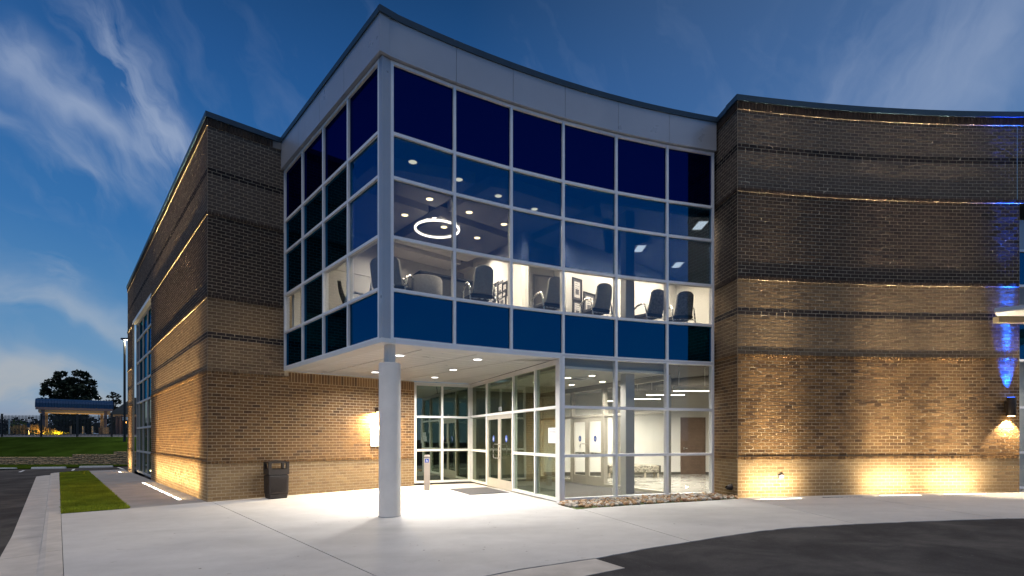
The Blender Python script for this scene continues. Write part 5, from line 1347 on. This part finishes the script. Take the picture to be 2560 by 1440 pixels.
for px, d_ in ((107.5, -2.2), (264, -2.2), (255, 2.1), (116, 2.1)):
    s_ = on(cc_+cw_*d_, cu_, px); m_ = MB(); q_ = cl3(s_, d_, 0)
    m_.box((q_[0], q_[1], (2.1+zb_-.3)/2), (.34, .34, zb_-.3-2.1), 'post_mauve' if d_ < 0 else 'beam_cream', crz); m_.box((q_[0], q_[1], 2.5), (.7, .7, .9), 'block_stone', crz); m_.build('post', cb)
arealamp('lamp', cb, cl3((XA+XB)/2, 0, 2.7), (PI, 0, crz), 5, 90, (1, .62, .22), 170, 'RECTANGLE', 2)
# small gabled building peeping out to the right
hb = empty('far_building', (-58, 76, 2.1), 'dark roofed building with orange wall lamp beside the brick corner', 'building')
xa = ray(283)*76; xb = xa+16
m_ = MB(); m_.box(((xa+xb)/2+1.2, 80, 3.4), (xb-xa-2, 6, 2.6), 'post_mauve'); m_.build('wall', hb)
m_ = MB(); m_.hexa([(xa, 75, 4.9), (xb, 75, 4.9), (xb, 84, 4.9), (xa, 84, 4.9)], [(xa+.6, 79, 7.6), (xb, 79, 7.6), (xb, 80, 7.6), (xa+.6, 80, 7.6)], 'far_dark'); m_.build('roof', hb)
m_ = MB(); m_.box(((xa+xb)/2, 75.2, 4.72), (xb-xa-.2, .3, .3), 'beam_cream'); m_.build('beam', hb)
m_ = MB(); m_.box((ray(306)*74, 74.5, zpy(1056, 74.5)), (.22, .2, .22), 'lens_orange'); m_.build('wall_lamp', hb)
for px in (293, 302):
    m_ = MB(); m_.box((ray(px)*75, 75, 3.4), (.3, .3, 2.6), 'post_mauve'); m_.build('post', hb)

def crown(mb, c, rad, n, size, mt, rnd, flat=1.):
    for _ in range(n):
        d = Vector((rnd.gauss(0, 1), rnd.gauss(0, 1), rnd.gauss(0, 1))).normalized()*rnd.uniform(.35, 1)**.5
        p = Vector(c)+Vector((d.x*rad[0], d.y*rad[1], d.z*rad[2])); s = size*rnd.uniform(.5, 1.3)
        a = Vector((rnd.gauss(0, 1), rnd.gauss(0, 1), rnd.gauss(0, .6))).normalized()*s; b = Vector((rnd.gauss(0, 1), rnd.gauss(0, 1), rnd.gauss(0, .6))).normalized()*s
        mb.add([p-a*.5, p+b*.5, p+a*.7, p-b*.4], [(0, 1, 2, 3)], mt)
def tree(px, D, zb, height, clumps, label, seed, mt='leaf_dark', n=260, size=.35):
    x, y = PT(px, D); rnd = random.Random(seed); e = empty('tree', (x, y, zb), label, 'tree')
    m_ = MB(); m_.tube([(x, y, zb), (x+.1, y, zb+height*.35), (x-.1, y, zb+height*.8)], [.35, .25, .08], 'bark', 8)
    for cx, cz, rw_, rh_ in clumps[::2]:
        m_.tube([(x, y, zb+height*.35), (x+cx*.6, y, zb+cz*.85), (x+cx, y, zb+cz)], [.14, .08, .03], 'bark', 5)
    m_.build('trunk', e)
    m_ = MB()
    for cx, cz, rw_, rh_ in clumps:
        crown(m_, (x+cx, y+rnd.uniform(-1, 1), zb+cz), (rw_, rw_*.9, rh_), int(n*rw_*rh_), size, mt, rnd)
    m_.build('crown', e)
# oak behind the canopy: clumps measured from its outline (x offset, height, half width, half height)
D_ = 86; u_ = D_/F; rnd = random.Random(4)
def cl_px(lst, pxc, pyb): return [((px-pxc)*u_, (pyb-py)*u_, w_*u_, h_*u_) for px, py, w_, h_ in lst]
oak = [(125, 965, 14, 9), (140, 962, 16, 10), (122, 982, 14, 9), (135, 995, 16, 8), (115, 1000, 10, 5), (220, 985, 16, 10), (225, 1000, 14, 7), (130, 945, 10, 6), (205, 975, 20, 14), (165, 950, 14, 9), (187, 932, 16, 9), (167, 936, 9, 7), (203, 940, 12, 8), (133, 931, 7, 5), (148, 940, 10, 6), (118, 953, 11, 6), (112, 975, 9, 7), (125, 990, 9, 6), (150, 962, 20, 14), (180, 960, 24, 18), (210, 962, 18, 14), (228, 955, 8, 6), (224, 975, 11, 8), (236, 994, 9, 5),
       (160, 985, 24, 14), (195, 990, 26, 14), (215, 1000, 16, 8), (145, 1003, 14, 6), (180, 1020, 40, 16), (150, 1045, 22, 14), (185, 1050, 34, 18), (215, 1050, 20, 14), (165, 1070, 26, 10), (200, 1070, 26, 12)]
tree(182, D_, zpy(1085, D_), 10, cl_px(oak, 182, 1085), 'large dark oak rising behind the blue canopy', 4, n=230, size=.5)
D_ = 96; u_ = D_/F
pine = [(282, 984, 9, 4), (272, 992, 10, 4), (293, 990, 8, 5), (288, 1000, 10, 5), (276, 1004, 12, 4), (298, 1006, 8, 6), (285, 1020, 10, 6), (282, 1040, 12, 8), (300, 1030, 10, 8), (270, 1052, 12, 8), (292, 1062, 16, 12)]
tree(285, D_, zpy(1085, D_), 8, cl_px(pine, 285, 1085), 'open-crowned pine right of the canopy near the brick corner', 9, n=200, size=.42)
# far tree line
rnd = random.Random(12); m_ = MB()
for k in range(150):
    px = rnd.uniform(-250, 420); D = rnd.uniform(190, 230); x, y = PT(px, D); h = rnd.uniform(3.2, 6.5)
    crown(m_, (x, y, 3+h*.5), (rnd.uniform(3, 7), 3, h*.55), 60, 1.3, 'far_dark', rnd)
o = m_.build('treeline'); tag(o, 'far dark line of trees on the horizon', 'trees', kind='stuff')
# ornamental grasses
def reeds(px0, px1, D, zb, zt, mt, n, label, cat='ornamental grass', name='grass_clump'):
    rnd = random.Random(int(px0)); m_ = MB(); a, b = ray(px0)*D, ray(px1)*D; cx = (a+b)/2; hw = (b-a)/2
    for _ in range(n):
        u = rnd.uniform(-1, 1); x = cx+hw*u*.92; h = (zt-zb)*(1-.55*u*u)*rnd.uniform(.7, 1.02); y = D+rnd.uniform(-.6, .6); dx = rnd.gauss(0, .12)+u*.25
        m_.add([(x-.04, y, zb), (x+.04, y, zb), (x+dx+.05, y, zb+h*.8), (x+dx, y, zb+h), (x+dx-.05, y, zb+h*.8)], [(0, 1, 2, 3, 4)], mt)
    o = m_.build(name); tag(o, label, cat); return o
D_ = 62; zb_g = 1.95
reeds(36, 78, D_, zb_g, zpy(1060, D_), 'reed_gold', 420, 'gold-lit clump of tall ornamental grass at the left, left of the green sign')
reeds(72, 104, D_, zb_g, zpy(1059, D_), 'reed_gold', 380, 'gold-lit clump of tall ornamental grass directly left of the canopy post')
reeds(112, 132, D_+1, zb_g, zpy(1068, D_), 'reed_gold', 160, 'small orange grass clump right of the canopy post')
reeds(117, 158, D_-1, zb_g-.05, zpy(1076, D_), 'flower_yellow', 420, 'low bright yellow shrub bed under the canopy', 'shrub', 'yellow_shrub')
m_ = MB(); rnd = random.Random(3); x, y = PT(50, D_+1); crown(m_, (x, y, 2.9), (1.0, .8, .9), 160, .22, 'leaf_mid', rnd)
tag(m_.build('young_tree_crown'), 'small bright green young tree above the gold grass', 'tree')
m_ = MB(); x, y = PT(40, D_-.5); crown(m_, (x+.6, y, 2.1), (2.6, .8, .5), 300, .25, 'leaf_dark', rnd); tag(m_.build('dark_shrub'), 'dark rounded shrub at the foot of the gold grasses', 'shrub')
m_ = MB(); x, y = PT(73, 61); m_.tube([(x, y, 1.9), (x, y, 3.4)], .04, 'steel', 6); m_.box((x, y-.05, 3.0), (.35, .03, .45), 'blue_roof'); tag(m_.build('road_sign'), 'small green sign on a post among the gold grasses', 'sign')
for px, D, a in ((24, 60, 'pale'),):
    m_ = MB(); x, y = PT(px, D); m_.tube([(x, y, 1.9), (x, y, zpy(1048, D))], .07, 'steel', 8); tag(m_.build('sign_post'), 'pale metal post behind the fence near the left picture edge', 'post')
for px in (177, 232, 208):
    m_ = MB(); x, y = PT(px, 66); m_.tube([(x, y, 2.0), (x, y, 3.0)], .09, 'beam_cream', 8); tag(m_.build('traffic_post'), 'short pale guard post beneath the blue canopy, '+{177: 'left of the three', 232: 'right of the three', 208: 'between the other two'}[px], 'post', 'guard posts beneath the canopy')
# warm lamp lighting the grasses
e = empty('landscape_light', (ray(85)*60, 60, 2.0), 'low landscape light in front of the gold grasses', 'landscape light')
m_ = MB(); m_.box((ray(85)*60, 60, 2.03), (.15, .15, .12), 'fence_black'); m_.build('housing', e)
arealamp('lamp', e, (ray(85)*60, 60.0, 2.12), (R(70), 0, 0), .5, 170, (1, .6, .15), 150)
arealamp('lamp', e, (ray(138)*60, 60.0, 2.12), (R(70), 0, 0), .5, 45, (1, .75, .1), 150)
bpy.context.view_layer.update()
